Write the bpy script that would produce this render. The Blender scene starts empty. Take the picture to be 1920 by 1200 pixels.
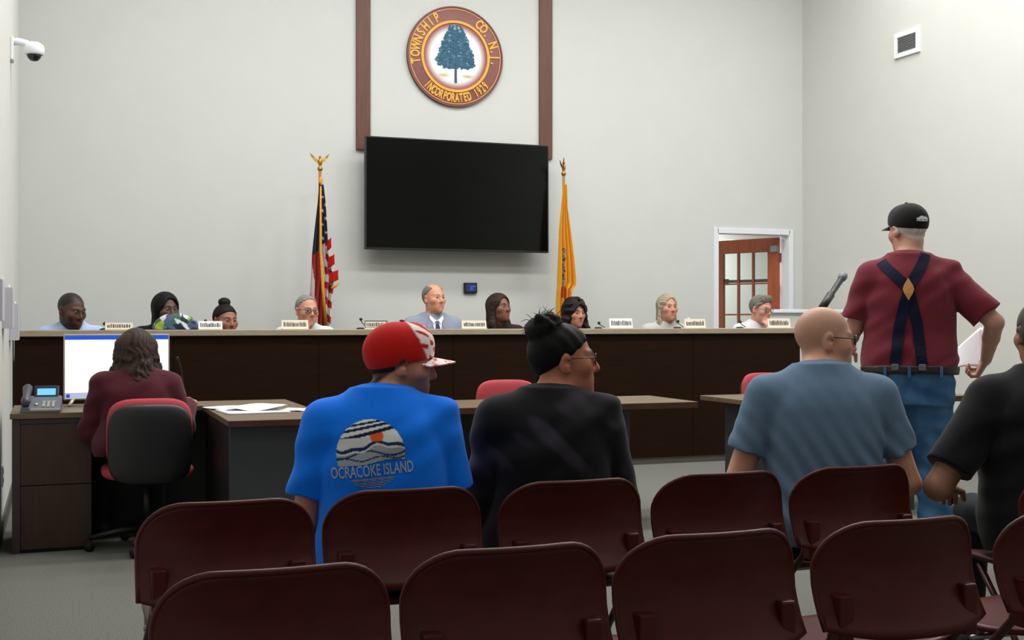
import bpy, bmesh, math, random
import numpy as np
from mathutils import Vector, Matrix
from mathutils.bvhtree import BVHTree

scene = bpy.context.scene
COL = scene.collection
R = math.radians
random.seed(7)
rng = np.random.default_rng(5)

# ------------------------------------------------------------------ camera
CAM_H, YAW, FPX = 1.24, R(20.5), 2280.0
cd = bpy.data.cameras.new('camera'); cam = bpy.data.objects.new('camera', cd); COL.objects.link(cam)
cd.sensor_width = 36.0; cd.sensor_fit = 'HORIZONTAL'; cd.lens = FPX / 1920 * 36.0
cd.clip_start = 0.05; cd.clip_end = 60
cam.location = (0, 0, CAM_H); cam.rotation_euler = (R(90), 0, -YAW)
scene.camera = cam

# ------------------------------------------------------------------ world, lights, exposure
w = bpy.data.worlds.new('world'); scene.world = w; w.use_nodes = True
w.node_tree.nodes['Background'].inputs[0].default_value = (0.75, 0.85, 1.0, 1)
w.node_tree.nodes['Background'].inputs[1].default_value = 0.3
vs = scene.view_settings
vs.view_transform = 'Standard'; vs.look = 'None'; vs.gamma = 1.0; vs.use_curve_mapping = False
vs.exposure = 0.0
scene.display_settings.display_device = 'sRGB'

CEIL = 5.6
ROOM = dict(x0=-0.30, x1=7.67, y0=-3.4, y1=11.4)
def area(name, loc, sx, sy, power, col=(1.0, 0.99, 0.975), rot=(0, 0, 0)):
    l = bpy.data.lights.new(name, 'AREA'); l.shape = 'RECTANGLE'; l.size = sx; l.size_y = sy
    l.energy = power; l.color = col
    o = bpy.data.objects.new(name, l); COL.objects.link(o); o.location = loc; o.rotation_euler = rot
    return o
# the room's ceiling troffers (all above the frame): the bright row over the dais, the dimmer rows over the seats
LAMPS = []
for x in (1.0, 2.9, 4.8, 6.7):
    LAMPS.append((x, 9.1, 40)); LAMPS.append((x, 7.0, 72)); LAMPS.append((x, 4.9, 28))
for x in (1.3, 3.7, 6.1):
    LAMPS.append((x, 2.6, 16)); LAMPS.append((x, 0.2, 13))
for x, y, p in LAMPS:
    area('ceiling_lamp_light', (x, y, CEIL - 0.05), 1.2, 0.6, p)
area('hall_lamp_light', (7.2, 12.9, 2.62), 0.6, 0.6, 75)

# ------------------------------------------------------------------ helpers
def lin(c):
    return tuple(((v / 255) / 12.92 if v / 255 <= 0.04045 else ((v / 255 + 0.055) / 1.055) ** 2.4) for v in c)

def tag(o, label=None, cat=None, group=None, kind=None):
    if label: o['label'] = label
    if cat: o['category'] = cat
    if group: o['group'] = group
    if kind: o['kind'] = kind
    return o

def empty(name, loc=(0, 0, 0), rz=0, label=None, cat=None, group=None, kind=None):
    o = bpy.data.objects.new(name, None); COL.objects.link(o)
    o.location = loc; o.rotation_euler = (0, 0, rz); o.empty_display_size = 0.1
    return tag(o, label, cat, group, kind)

def link(name, me, m=None, parent=None, smooth=False):
    if m is not None: me.materials.append(m)
    if smooth:
        me.polygons.foreach_set('use_smooth', [True] * len(me.polygons))
    o = bpy.data.objects.new(name, me); COL.objects.link(o)
    if parent is not None: o.parent = parent
    return o

def obj(name, bm, m=None, parent=None, smooth=False):
    bmesh.ops.recalc_face_normals(bm, faces=bm.faces)
    me = bpy.data.meshes.new(name); bm.to_mesh(me); bm.free()
    return link(name, me, m, parent, smooth)

def add_box(bm, lo, hi, bevel=0.0, mat=None):
    c = [(lo[i] + hi[i]) / 2 for i in range(3)]; s = [hi[i] - lo[i] for i in range(3)]
    r = bmesh.ops.create_cube(bm, size=1.0)
    M = Matrix.Translation(c) @ Matrix.Diagonal((s[0], s[1], s[2], 1))
    if mat is not None: M = mat @ M
    vs_ = r['verts']
    bmesh.ops.transform(bm, matrix=M, verts=vs_)
    if bevel > 0:
        es = list({e for v in vs_ for e in v.link_edges})
        bmesh.ops.bevel(bm, geom=es, offset=bevel, segments=2, affect='EDGES', profile=0.5)

def box(name, lo, hi, m, parent=None, bevel=0.0, mat=None):
    bm = bmesh.new(); add_box(bm, lo, hi, bevel, mat); return obj(name, bm, m, parent)

def add_tube(bm, pts, r, seg=10, cap=True):
    pts = [Vector(p) for p in pts]; n = len(pts)
    rr = r if isinstance(r, (list, tuple)) else [r] * n
    rings = []; up = None
    for i, p in enumerate(pts):
        d = (pts[min(i + 1, n - 1)] - pts[max(i - 1, 0)]).normalized()
        if up is None:
            up = d.orthogonal().normalized()
        up = (up - d * up.dot(d)); up = up.normalized() if up.length > 1e-5 else d.orthogonal().normalized()
        b = d.cross(up)
        rings.append([bm.verts.new(p + (up * math.cos(2 * math.pi * k / seg) + b * math.sin(2 * math.pi * k / seg)) * rr[i]) for k in range(seg)])
    for i in range(n - 1):
        for k in range(seg):
            bm.faces.new((rings[i][k], rings[i][(k + 1) % seg], rings[i + 1][(k + 1) % seg], rings[i + 1][k]))
    if cap:
        bm.faces.new(rings[0][::-1]); bm.faces.new(rings[-1])

def tube(name, pts, r, m, parent=None, seg=10):
    bm = bmesh.new(); add_tube(bm, pts, r, seg); return obj(name, bm, m, parent, True)

def add_lathe(bm, prof, seg=24, M=None):
    rings = []
    for r_, z in prof:
        if r_ < 1e-6:
            rings.append([bm.verts.new((0, 0, z))])
        else:
            rings.append([bm.verts.new((r_ * math.cos(2 * math.pi * k / seg), r_ * math.sin(2 * math.pi * k / seg), z)) for k in range(seg)])
    for a, b in zip(rings[:-1], rings[1:]):
        for k in range(seg):
            k2 = (k + 1) % seg
            q = []
            for v in ((a[k % len(a)]), (a[k2 % len(a)]), (b[k2 % len(b)]), (b[k % len(b)])):
                if v not in q: q.append(v)
            if len(q) > 2: bm.faces.new(q)
    if len(rings[0]) > 1: bm.faces.new(rings[0][::-1])
    if len(rings[-1]) > 1: bm.faces.new(rings[-1])
    if M is not None:
        bmesh.ops.transform(bm, matrix=M, verts=[v for rg in rings for v in rg])

def lathe(name, prof, m, parent=None, seg=24, M=None):
    bm = bmesh.new(); add_lathe(bm, prof, seg, M); return obj(name, bm, m, parent, True)

def copy_tree(o, parent=None):
    c = o.copy(); COL.objects.link(c)
    if parent is not None: c.parent = parent
    for ch in list(o.children): copy_tree(ch, c)
    return c

# ------------------------------------------------------------------ materials
def mat(name, rgb, rough=0.6, metal=0.0, var=0.06, scale=30.0, bump=0.0, stretch=(1, 1, 1), spec=0.5, rgb2=None, detail=4, coat=0.0):
    m = bpy.data.materials.new(name); m.use_nodes = True
    nt = m.node_tree; b = nt.nodes['Principled BSDF']
    b.inputs['Roughness'].default_value = rough; b.inputs['Metallic'].default_value = metal
    b.inputs['Specular IOR Level'].default_value = spec
    if coat: b.inputs['Coat Weight'].default_value = coat
    tc = nt.nodes.new('ShaderNodeTexCoord'); mp = nt.nodes.new('ShaderNodeMapping'); mp.inputs['Scale'].default_value = stretch
    nz = nt.nodes.new('ShaderNodeTexNoise'); nz.inputs['Scale'].default_value = scale; nz.inputs['Detail'].default_value = detail
    nt.links.new(tc.outputs['Object'], mp.inputs['Vector']); nt.links.new(mp.outputs['Vector'], nz.inputs['Vector'])
    c = lin(rgb); rp = nt.nodes.new('ShaderNodeValToRGB')
    if rgb2 is None:
        c1 = tuple(v * (1 - var) for v in c); c2 = tuple(min(1, v * (1 + var)) for v in c)
    else:
        c1, c2 = c, lin(rgb2)
    rp.color_ramp.elements[0].position = 0.3; rp.color_ramp.elements[1].position = 0.7
    rp.color_ramp.elements[0].color = (*c1, 1); rp.color_ramp.elements[1].color = (*c2, 1)
    nt.links.new(nz.outputs['Fac'], rp.inputs['Fac']); nt.links.new(rp.outputs['Color'], b.inputs['Base Color'])
    if bump:
        bp = nt.nodes.new('ShaderNodeBump'); bp.inputs['Strength'].default_value = bump; bp.inputs['Distance'].default_value = 0.01
        nt.links.new(nz.outputs['Fac'], bp.inputs['Height']); nt.links.new(bp.outputs['Normal'], b.inputs['Normal'])
    return m

def vmat(name, rough=0.6, spec=0.35, var=0.05, scale=60, bump=0.0, sheen=0.0):
    """material coloured by the mesh's own colour attribute 'Col' (printed or grown colour), with fine procedural grain"""
    m = bpy.data.materials.new(name); m.use_nodes = True
    nt = m.node_tree; b = nt.nodes['Principled BSDF']
    b.inputs['Roughness'].default_value = rough; b.inputs['Specular IOR Level'].default_value = spec
    if sheen: b.inputs['Sheen Weight'].default_value = sheen
    at = nt.nodes.new('ShaderNodeAttribute'); at.attribute_name = 'Col'
    tc = nt.nodes.new('ShaderNodeTexCoord'); nz = nt.nodes.new('ShaderNodeTexNoise'); nz.inputs['Scale'].default_value = scale
    nt.links.new(tc.outputs['Object'], nz.inputs['Vector'])
    mr = nt.nodes.new('ShaderNodeMapRange'); mr.inputs['To Min'].default_value = 1 - var; mr.inputs['To Max'].default_value = 1 + var
    nt.links.new(nz.outputs['Fac'], mr.inputs['Value'])
    mx = nt.nodes.new('ShaderNodeVectorMath'); mx.operation = 'SCALE'
    nt.links.new(at.outputs['Color'], mx.inputs[0]); nt.links.new(mr.outputs['Result'], mx.inputs['Scale'])
    nt.links.new(mx.outputs['Vector'], b.inputs['Base Color'])
    if bump:
        bp = nt.nodes.new('ShaderNodeBump'); bp.inputs['Strength'].default_value = bump; bp.inputs['Distance'].default_value = 0.005
        nt.links.new(nz.outputs['Fac'], bp.inputs['Height']); nt.links.new(bp.outputs['Normal'], b.inputs['Normal'])
    return m

def emit(name, rgb, strength):
    m = bpy.data.materials.new(name); m.use_nodes = True
    nt = m.node_tree; b = nt.nodes['Principled BSDF']
    b.inputs['Base Color'].default_value = (0.02, 0.02, 0.02, 1); b.inputs['Roughness'].default_value = 0.3
    b.inputs['Emission Color'].default_value = (*lin(rgb), 1); b.inputs['Emission Strength'].default_value = strength
    return m

def glass(name):
    m = bpy.data.materials.new(name); m.use_nodes = True
    nt = m.node_tree; out = nt.nodes['Material Output']
    g = nt.nodes.new('ShaderNodeBsdfGlossy'); g.inputs['Roughness'].default_value = 0.03
    t = nt.nodes.new('ShaderNodeBsdfTransparent'); t.inputs['Color'].default_value = (0.93, 0.96, 0.94, 1)
    mx = nt.nodes.new('ShaderNodeMixShader'); fr = nt.nodes.new('ShaderNodeFresnel'); fr.inputs['IOR'].default_value = 1.45
    nt.links.new(fr.outputs[0], mx.inputs[0]); nt.links.new(t.outputs[0], mx.inputs[1]); nt.links.new(g.outputs[0], mx.inputs[2])
    nt.links.new(mx.outputs[0], out.inputs['Surface'])
    return m

M = {}
M['wall'] = mat('wall_paint', (204, 207, 203), 0.85, var=0.012, scale=3, spec=0.2)
M['wall_side'] = mat('side_wall_paint', (204, 204, 199), 0.85, var=0.012, scale=3, spec=0.2)
M['ceil'] = mat('ceiling_tile', (225, 225, 222), 0.9, var=0.03, scale=40, spec=0.1)
M['carpet'] = mat('grey_loop_carpet', (90, 91, 85), 0.95, rgb2=(124, 125, 118), scale=160, bump=0.6, spec=0.1)
M['rubber'] = mat('rubber_base', (78, 76, 72), 0.6)
M['white_paint'] = mat('white_gloss_paint', (226, 230, 234), 0.45, var=0.01)
M['brown_board'] = mat('brown_stained_board', (86, 50, 39), 0.5, rgb2=(102, 62, 49), scale=6, stretch=(8, 8, 0.6))
M['dais'] = mat('dark_walnut_laminate', (27, 13, 3), 0.55, rgb2=(37, 19, 5), scale=5, stretch=(0.6, 3, 10), spec=0.12)
M['dais_top'] = mat('taupe_laminate', (150, 136, 116), 0.45, rgb2=(166, 152, 131), scale=12, stretch=(1, 6, 6))
M['desk'] = mat('walnut_desktop', (92, 76, 56), 0.45, rgb2=(112, 94, 72), scale=6, stretch=(0.8, 7, 4), spec=0.3)
M['desk_edge'] = mat('walnut_edge', (66, 36, 18), 0.45, rgb2=(82, 46, 24), scale=9)
M['desk_side'] = mat('walnut_side', (46, 28, 14), 0.45, rgb2=(62, 39, 20), scale=5, stretch=(6, 6, 0.8))
M['grey_panel'] = mat('charcoal_panel', (52, 55, 57), 0.55, var=0.05)
M['black_panel'] = mat('black_panel', (18, 18, 18), 0.5)
M['chair'] = mat('burgundy_plastic', (70, 17, 11), 0.42, rgb2=(80, 22, 15), scale=14, spec=0.32)
M['chair_frame'] = mat('burgundy_tube', (72, 34, 33), 0.35, metal=0.1)
M['black'] = mat('black_plastic', (16, 16, 17), 0.45)
M['blackm'] = mat('matte_black', (10, 10, 11), 0.7)
M['screen_off'] = mat('dark_glass_screen', (5, 6, 6), 0.16, var=0.02, spec=0.32)
M['red_fabric'] = mat('red_upholstery', (172, 62, 72), 0.85, var=0.12, scale=120, bump=0.2)
M['chrome'] = mat('chrome', (200, 200, 205), 0.22, metal=1.0)
M['steel'] = mat('steel', (150, 152, 156), 0.35, metal=0.9)
M['silver'] = mat('silver_plastic', (186, 180, 170), 0.4, metal=0.3)
M['gold'] = mat('brass', (176, 130, 60), 0.35, metal=0.85)
M['gold_cloth'] = mat('gold_fringe', (214, 150, 40), 0.75, var=0.2, scale=90, bump=0.3)
M['paper'] = mat('white_paper', (240, 241, 246), 0.8, var=0.02)
M['cream_paper'] = mat('cream_card', (228, 220, 200), 0.7, var=0.02)
M['ink'] = mat('dark_ink', (84, 82, 84), 0.7)
M['door_wood'] = mat('cherry_door', (142, 62, 24), 0.4, rgb2=(168, 78, 32), scale=4, stretch=(10, 10, 0.7), coat=0.2)
M['glass'] = glass('clear_pane')
M['lens'] = glass('spectacle_lens')
M['phone'] = mat('grey_phone', (92, 98, 104), 0.4)
M['denim'] = mat('blue_denim', (46, 84, 124), 0.85, rgb2=(80, 122, 164), scale=9, bump=0.25, spec=0.2)
M['dark_trousers'] = mat('dark_trousers', (34, 36, 42), 0.85, spec=0.2)
M['leather'] = mat('dark_belt_leather', (34, 20, 20), 0.5)
M['tan_leather'] = mat('tan_leather', (196, 138, 66), 0.55)
M['strap'] = mat('navy_elastic', (13, 19, 46), 0.8, var=0.1, scale=200, spec=0.2)
M['skin'] = vmat('skin', 0.5, 0.4, 0.04, 90)
M['cloth'] = vmat('woven_cloth', 0.88, 0.2, 0.06, 220, 0.15, 0.1)
M['hairm'] = vmat('hair', 0.62, 0.18, 0.35, 260, 0.22)
M['print'] = vmat('printed_colour', 0.75, 0.25, 0.03, 120)
M['eye'] = vmat('eye', 0.15, 0.5, 0.0)
# ------------------------------------------------------------------ implicit modelling: bodies, clothes and hair as one smooth skin each
def unit(v):
    v = np.asarray(v, float); return v / (np.linalg.norm(v) + 1e-12)

class Field:
    def __init__(self, lo, hi, h):
        self.h = h; self.lo = np.array(lo, np.float32); n = np.ceil((np.array(hi) - np.array(lo)) / h).astype(int) + 1
        self.n = n; self.ax = [(lo[i] + h * np.arange(n[i])).astype(np.float32) for i in range(3)]
        self.D = np.full(tuple(n), 1.0, np.float32)
    def sub(self, c, rad):
        sl = []
        for i in range(3):
            a = int(math.floor((c[i] - rad - self.lo[i]) / self.h)); b = int(math.ceil((c[i] + rad - self.lo[i]) / self.h)) + 1
            a = max(0, min(a, self.n[i])); b = max(0, min(b, self.n[i]))
            if b - a < 1: return None
            sl.append(slice(a, b))
        X = self.ax[0][sl[0]][:, None, None]; Y = self.ax[1][sl[1]][None, :, None]; Z = self.ax[2][sl[2]][None, None, :]
        return tuple(sl), X, Y, Z
    def apply(self, f, c, rad, k=0.0, op='u'):
        s = self.sub(c, rad + k + 3 * self.h)
        if s is None: return
        sl, X, Y, Z = s
        d = f(X, Y, Z).astype(np.float32); cur = self.D[sl]
        if op == 'u':
            if k > 0:
                hh = np.clip(0.5 + 0.5 * (cur - d) / k, 0, 1); self.D[sl] = cur + (d - cur) * hh - k * hh * (1 - hh)
            else: self.D[sl] = np.minimum(cur, d)
        else:
            d = -d
            if k > 0:
                hh = np.clip(0.5 - 0.5 * (cur - d) / k, 0, 1); self.D[sl] = cur + (d - cur) * hh + k * hh * (1 - hh)
            else: self.D[sl] = np.maximum(cur, d)
    def rc(self, a, b, ra, rb, k=0.02, op='u', flat=False):
        a = np.asarray(a, float); b = np.asarray(b, float); ba = b - a; bb = float(ba @ ba) + 1e-12; L = math.sqrt(bb)
        def f(X, Y, Z):
            t = np.clip(((X - a[0]) * ba[0] + (Y - a[1]) * ba[1] + (Z - a[2]) * ba[2]) / bb, 0, 1)
            d = np.sqrt((X - a[0] - t * ba[0]) ** 2 + (Y - a[1] - t * ba[1]) ** 2 + (Z - a[2] - t * ba[2]) ** 2) - (ra + (rb - ra) * t)
            if flat:
                e = ((X - b[0]) * ba[0] + (Y - b[1]) * ba[1] + (Z - b[2]) * ba[2]) / L
                d = np.maximum(d, e)
            return d
        self.apply(f, (a + b) / 2, L / 2 + max(ra, rb), k, op)
    def ball(self, c, r, k=0.02, op='u'):
        self.rc(c, np.asarray(c, float) + 1e-5, r, r, k, op)
    def ell(self, c, r, k=0.02, op='u', Rm=None):
        c = np.asarray(c, float); r = np.asarray(r, float); Rm = np.eye(3) if Rm is None else np.asarray(Rm)
        def f(X, Y, Z):
            x, y, z = X - c[0], Y - c[1], Z - c[2]
            q = [Rm[0, i] * x + Rm[1, i] * y + Rm[2, i] * z for i in range(3)]
            k0 = np.sqrt(sum((q[i] / r[i]) ** 2 for i in range(3))); k1 = np.sqrt(sum((q[i] / r[i] ** 2) ** 2 for i in range(3))) + 1e-9
            return k0 * (k0 - 1) / k1
        self.apply(f, c, max(r), k, op)
    def half(self, p, n, k=0.0):
        """keep only the side of the plane through p where (x-p).n < 0"""
        p = np.asarray(p, float); n = unit(n)
        e = (self.ax[0][:, None, None] - p[0]) * n[0] + (self.ax[1][None, :, None] - p[1]) * n[1] + (self.ax[2][None, None, :] - p[2]) * n[2]
        if k > 0:
            hh = np.clip(0.5 - 0.5 * (self.D - e) / k, 0, 1); self.D = self.D + (e - self.D) * hh + k * hh * (1 - hh)
        else: self.D = np.maximum(self.D, e)
    def loft(self, B, up, side, L, prof, infl=0.0, k=0.03, curve=0.0, t0=0.0, t1=1.0, amax=0.35, power=2.3):
        """body of stacked rounded sections along a spine: prof rows (t, half width, half depth, forward shift)"""
        B = np.asarray(B, float); up = unit(up); side = unit(side); fw = np.cross(up, side)
        P0 = np.array(prof, float); g_ = np.linspace(P0[0, 0] - 0.1, P0[-1, 0] + 0.1, 241); kr = np.hanning(31); kr /= kr.sum()
        def smooth_(c):
            v = np.interp(g_, P0[:, 0], P0[:, c]); return np.convolve(np.pad(v, 15, mode='edge'), kr, 'valid')
        P = np.stack([g_] + [smooth_(c) for c in (1, 2, 3)], 1)
        def f(X, Y, Z):
            x, y, z = X - B[0], Y - B[1], Z - B[2]
            tt = (x * up[0] + y * up[1] + z * up[2]) / L
            u = x * side[0] + y * side[1] + z * side[2]; v = x * fw[0] + y * fw[1] + z * fw[2]
            a = np.interp(tt, P[:, 0], P[:, 1]) + infl; b = np.interp(tt, P[:, 0], P[:, 2]) + infl
            v = v - np.interp(tt, P[:, 0], P[:, 3])
            q = (np.abs(u / a) ** power + np.abs(v / b) ** power) ** (1 / power)
            d = (q - 1) * np.minimum(a, b)
            e = np.maximum(tt - t1, t0 - tt) * L
            return np.maximum(d, e)
        self.apply(f, B + up * L * 0.5, L * 0.5 + amax, k)
    def wrinkle(self, f, band=0.03):
        idx = np.nonzero(np.abs(self.D) < band)
        if len(idx[0]):
            self.D[idx] += f(self.ax[0][idx[0]], self.ax[1][idx[1]], self.ax[2][idx[2]]).astype(np.float32)
    def mesh(self, name):
        D, h = self.D, self.h
        D[0] = np.maximum(D[0], h); D[-1] = np.maximum(D[-1], h); D[:, 0] = np.maximum(D[:, 0], h); D[:, -1] = np.maximum(D[:, -1], h)
        D[:, :, 0] = np.maximum(D[:, :, 0], h); D[:, :, -1] = np.maximum(D[:, :, -1], h)
        s = D < 0
        cnt = np.zeros(tuple(self.n - 1), np.int8)
        cor = [(i, j, k) for i in (0, 1) for j in (0, 1) for k in (0, 1)]
        n = self.n
        for i, j, k in cor: cnt += s[i:n[0] - 1 + i, j:n[1] - 1 + j, k:n[2] - 1 + k]
        ii = np.argwhere((cnt > 0) & (cnt < 8))
        V = {c: D[ii[:, 0] + c[0], ii[:, 1] + c[1], ii[:, 2] + c[2]] for c in cor}
        acc = np.zeros((len(ii), 3)); w_ = np.zeros(len(ii))
        for a in cor:
            for ax in range(3):
                if a[ax] == 0:
                    b = list(a); b[ax] = 1; b = tuple(b)
                    va, vb = V[a], V[b]; cr = (va < 0) != (vb < 0)
                    t = np.where(cr, va / np.where(cr, va - vb, 1), 0)
                    p = np.repeat(np.array(a, float)[None], len(ii), 0); p[:, ax] += t
                    acc += p * cr[:, None]; w_ += cr
        verts = self.lo + (ii + acc / w_[:, None]) * h
        vid = np.full(tuple(n - 1), -1, np.int64); vid[ii[:, 0], ii[:, 1], ii[:, 2]] = np.arange(len(ii))
        quads = []
        for ax in range(3):
            o1, o2 = [(1, 2), (2, 0), (0, 1)][ax]
            a = [slice(0, n[i]) for i in range(3)]; b = list(a)
            a[ax] = slice(0, n[ax] - 1); b[ax] = slice(1, n[ax])
            sa, sb = s[tuple(a)], s[tuple(b)]
            e = np.argwhere(sa != sb)
            e = e[(e[:, o1] > 0) & (e[:, o2] > 0) & (e[:, o1] < n[o1] - 1) & (e[:, o2] < n[o2] - 1)]
            ins = sa[e[:, 0], e[:, 1], e[:, 2]]
            q = []
            for d1, d2 in ((-1, -1), (0, -1), (0, 0), (-1, 0)):
                c = e.copy(); c[:, o1] += d1; c[:, o2] += d2
                q.append(vid[c[:, 0], c[:, 1], c[:, 2]])
            q = np.stack(q, 1); q[~ins] = q[~ins][:, ::-1]
            quads.append(q)
        quads = np.concatenate(quads)
        return np_mesh(name, verts, quads), verts, quads

def np_mesh(name, verts, quads):
    me = bpy.data.meshes.new(name); nq, k = quads.shape
    me.vertices.add(len(verts)); me.vertices.foreach_set('co', np.asarray(verts, np.float32).ravel())
    me.loops.add(nq * k); me.loops.foreach_set('vertex_index', quads.astype(np.int32).ravel())
    me.polygons.add(nq); me.polygons.foreach_set('loop_start', np.arange(0, nq * k, k, dtype=np.int32))
    me.polygons.foreach_set('use_smooth', np.ones(nq, bool))
    me.update(calc_edges=True); me.validate()
    return me

def paint(me, cols):
    a = me.color_attributes.new('Col', 'FLOAT_COLOR', 'POINT')
    c = np.ones((len(me.vertices), 4), np.float32); c[:, :3] = cols
    a.data.foreach_set('color', c.ravel())

def rotm(yaw=0, pitch=0, roll=0):
    """head axes: yaw>0 turns to the person's left, pitch>0 looks up, roll>0 tips towards the right shoulder (degrees)"""
    y, p, r = R(yaw), R(pitch), R(roll)
    Rz = np.array([[math.cos(y), -math.sin(y), 0], [math.sin(y), math.cos(y), 0], [0, 0, 1]])
    Rx = np.array([[1, 0, 0], [0, math.cos(p), -math.sin(p)], [0, math.sin(p), math.cos(p)]])
    Ry = np.array([[math.cos(r), 0, math.sin(r)], [0, 1, 0], [-math.sin(r), 0, math.cos(r)]])
    return Rz @ Rx @ Ry

class Head:
    def __init__(self, c, Rm, s=1.0, face=None):
        self.c = np.asarray(c, float); self.R = Rm; self.s = s; self.face = face or {}
    def w(self, p): return self.c + self.R @ (np.asarray(p, float) * self.s)
    def loc(self, V): return ((V - self.c) @ self.R) / self.s
    def cranium(self, F, g=0.0, k=0.0, op='u'):
        s = self.s
        F.ell(self.w((0, -0.014, 0.030)), np.array((0.077 + g, 0.099 + g, 0.090 + g)) * s, k, op, self.R)
    def build(self, F):
        s = self.s; f = self.face; W = self.w; jw = f.get('jaw', 1.0); nz = f.get('nose', 1.0)
        self.cranium(F, 0, 0.02)
        F.ell(W((0, 0.022, -0.042)), np.array((0.062 * jw, 0.072, 0.074)) * s, 0.035 * s, 'u', self.R)
        F.ell(W((0, 0.046, -0.075)), np.array((0.043 * jw, 0.046, 0.042)) * s, 0.03 * s, 'u', self.R)
        F.ball(W((0, 0.077, -0.103)), 0.018 * s, 0.022 * s)
        for sx in (-1, 1):
            F.ball(W((sx * 0.042, 0.056, -0.018)), 0.030 * s, 0.02 * s)
            F.rc(W((sx * 0.012, 0.086, 0.026)), W((sx * 0.046, 0.070, 0.026)), 0.010 * s, 0.009 * s, 0.014 * s)
            F.ball(W((sx * 0.031, 0.098, 0.007)), 0.0145 * s, 0.012 * s, 's')
            F.ball(W((sx * 0.031, 0.0755, 0.008)), 0.0128 * s, 0.004 * s)
        F.rc(W((0, 0.086, 0.020)), W((0, 0.106 * nz, -0.026)), 0.0085 * s, 0.0125 * s, 0.012 * s)
        for sx in (-1, 1): F.ball(W((sx * 0.013, 0.094, -0.031)), 0.0092 * s, 0.008 * s)
        F.rc(W((-0.019, 0.083, -0.060)), W((0.019, 0.083, -0.060)), 0.0075 * s, 0.0075 * s, 0.008 * s)
        F.rc(W((-0.008, 0.091, -0.0575)), W((0.008, 0.091, -0.0575)), 0.006 * s, 0.006 * s, 0.006 * s)
        F.rc(W((-0.015, 0.087, -0.071)), W((0.015, 0.087, -0.071)), 0.0075 * s, 0.0075 * s, 0.007 * s)
        F.rc(W((-0.016, 0.099, -0.0645)), W((0.016, 0.099, -0.0645)), 0.002 * s, 0.002 * s, 0.004 * s, 's')
        for sx in (-1, 1):
            e = self.R @ rotm(sx * -22, 0, 0) @ rotm(0, -8, 0)
            F.ell(W((sx * 0.080, -0.012, -0.003)), np.array((0.0085, 0.0195, 0.033)) * s, 0.006 * s, 'u', e)
            F.ball(W((sx * 0.091, -0.006, 0.000)), 0.0105 * s, 0.006 * s, 's')
            F.ball(W((sx * 0.079, -0.001, -0.030)), 0.0085 * s, 0.008 * s)

def sm(x, a, b):
    t = np.clip((x - a) / (b - a), 0, 1); return t * t * (3 - 2 * t)

def skin_paint(me, V, head, skin, lips=None, brow=None, stub=None, shave=None):
    base = np.array(lin(skin)); C = np.repeat(base[None], len(V), 0)
    p = head.loc(V)
    def mix(C, col, a): return C + (np.array(col)[None] - C) * a[:, None]
    # warmer ears, nose and cheeks
    warm = base * np.array((1.06, 0.86, 0.84))
    a = np.exp(-(((np.abs(p[:, 0]) - 0.045) / 0.02) ** 2 + ((p[:, 1] - 0.075) / 0.03) ** 2 + ((p[:, 2] + 0.02) / 0.022) ** 2))
    a += np.exp(-((p[:, 0] / 0.016) ** 2 + ((p[:, 1] - 0.108) / 0.016) ** 2 + ((p[:, 2] + 0.026) / 0.016) ** 2)); a += sm(np.abs(p[:, 0]), 0.08, 0.09) * (np.abs(p[:, 2]) < 0.05)
    C = mix(C, warm, np.clip(a, 0, 1) * 0.8)
    lip = np.array(lin(lips)) if lips else base * np.array((0.85, 0.55, 0.55))
    a = np.exp(-((p[:, 0] / 0.021) ** 4 + ((p[:, 2] + 0.0645) / 0.0115) ** 4)) * (p[:, 1] > 0.07)
    C = mix(C, lip, a * 0.85)
    if brow is not None:
        a = np.exp(-(((np.abs(p[:, 0]) - 0.031) / 0.021) ** 4 + ((p[:, 2] - 0.0315 + 0.12 * (np.abs(np.abs(p[:, 0]) - 0.033))) / 0.0055) ** 2)) * (p[:, 1] > 0.055)
        C = mix(C, lin(brow), np.clip(a * 1.3, 0, 0.9))
    if stub is not None:
        col, amt = stub
        jaw = sm(-p[:, 2], 0.018, 0.045) * sm(p[:, 1], -0.03, 0.005) * (p[:, 2] > -0.14)
        mou = np.exp(-((p[:, 0] / 0.024) ** 4 + ((p[:, 2] + 0.064) / 0.010) ** 4))
        ck = 1 - np.exp(-(((np.abs(p[:, 0]) - 0.04) / 0.022) ** 2 + ((p[:, 2] + 0.03) / 0.025) ** 2))
        C = mix(C, lin(col), np.clip(jaw * ck * (1 - mou), 0, 1) * amt)
    if shave is not None:
        col, amt = shave[:2]
        a = sm(p[:, 2] - 0.82 * p[:, 1] + 0.004 - shave[2] if len(shave) > 2 else p[:, 2] - 0.82 * p[:, 1] + 0.004, 0, 0.016) * sm(-p[:, 1], -0.085, -0.05) * (p[:, 2] < 0.2) * (p[:, 2] > -0.07)
        C = mix(C, lin(col), a * amt)
    paint(me, C)

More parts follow.
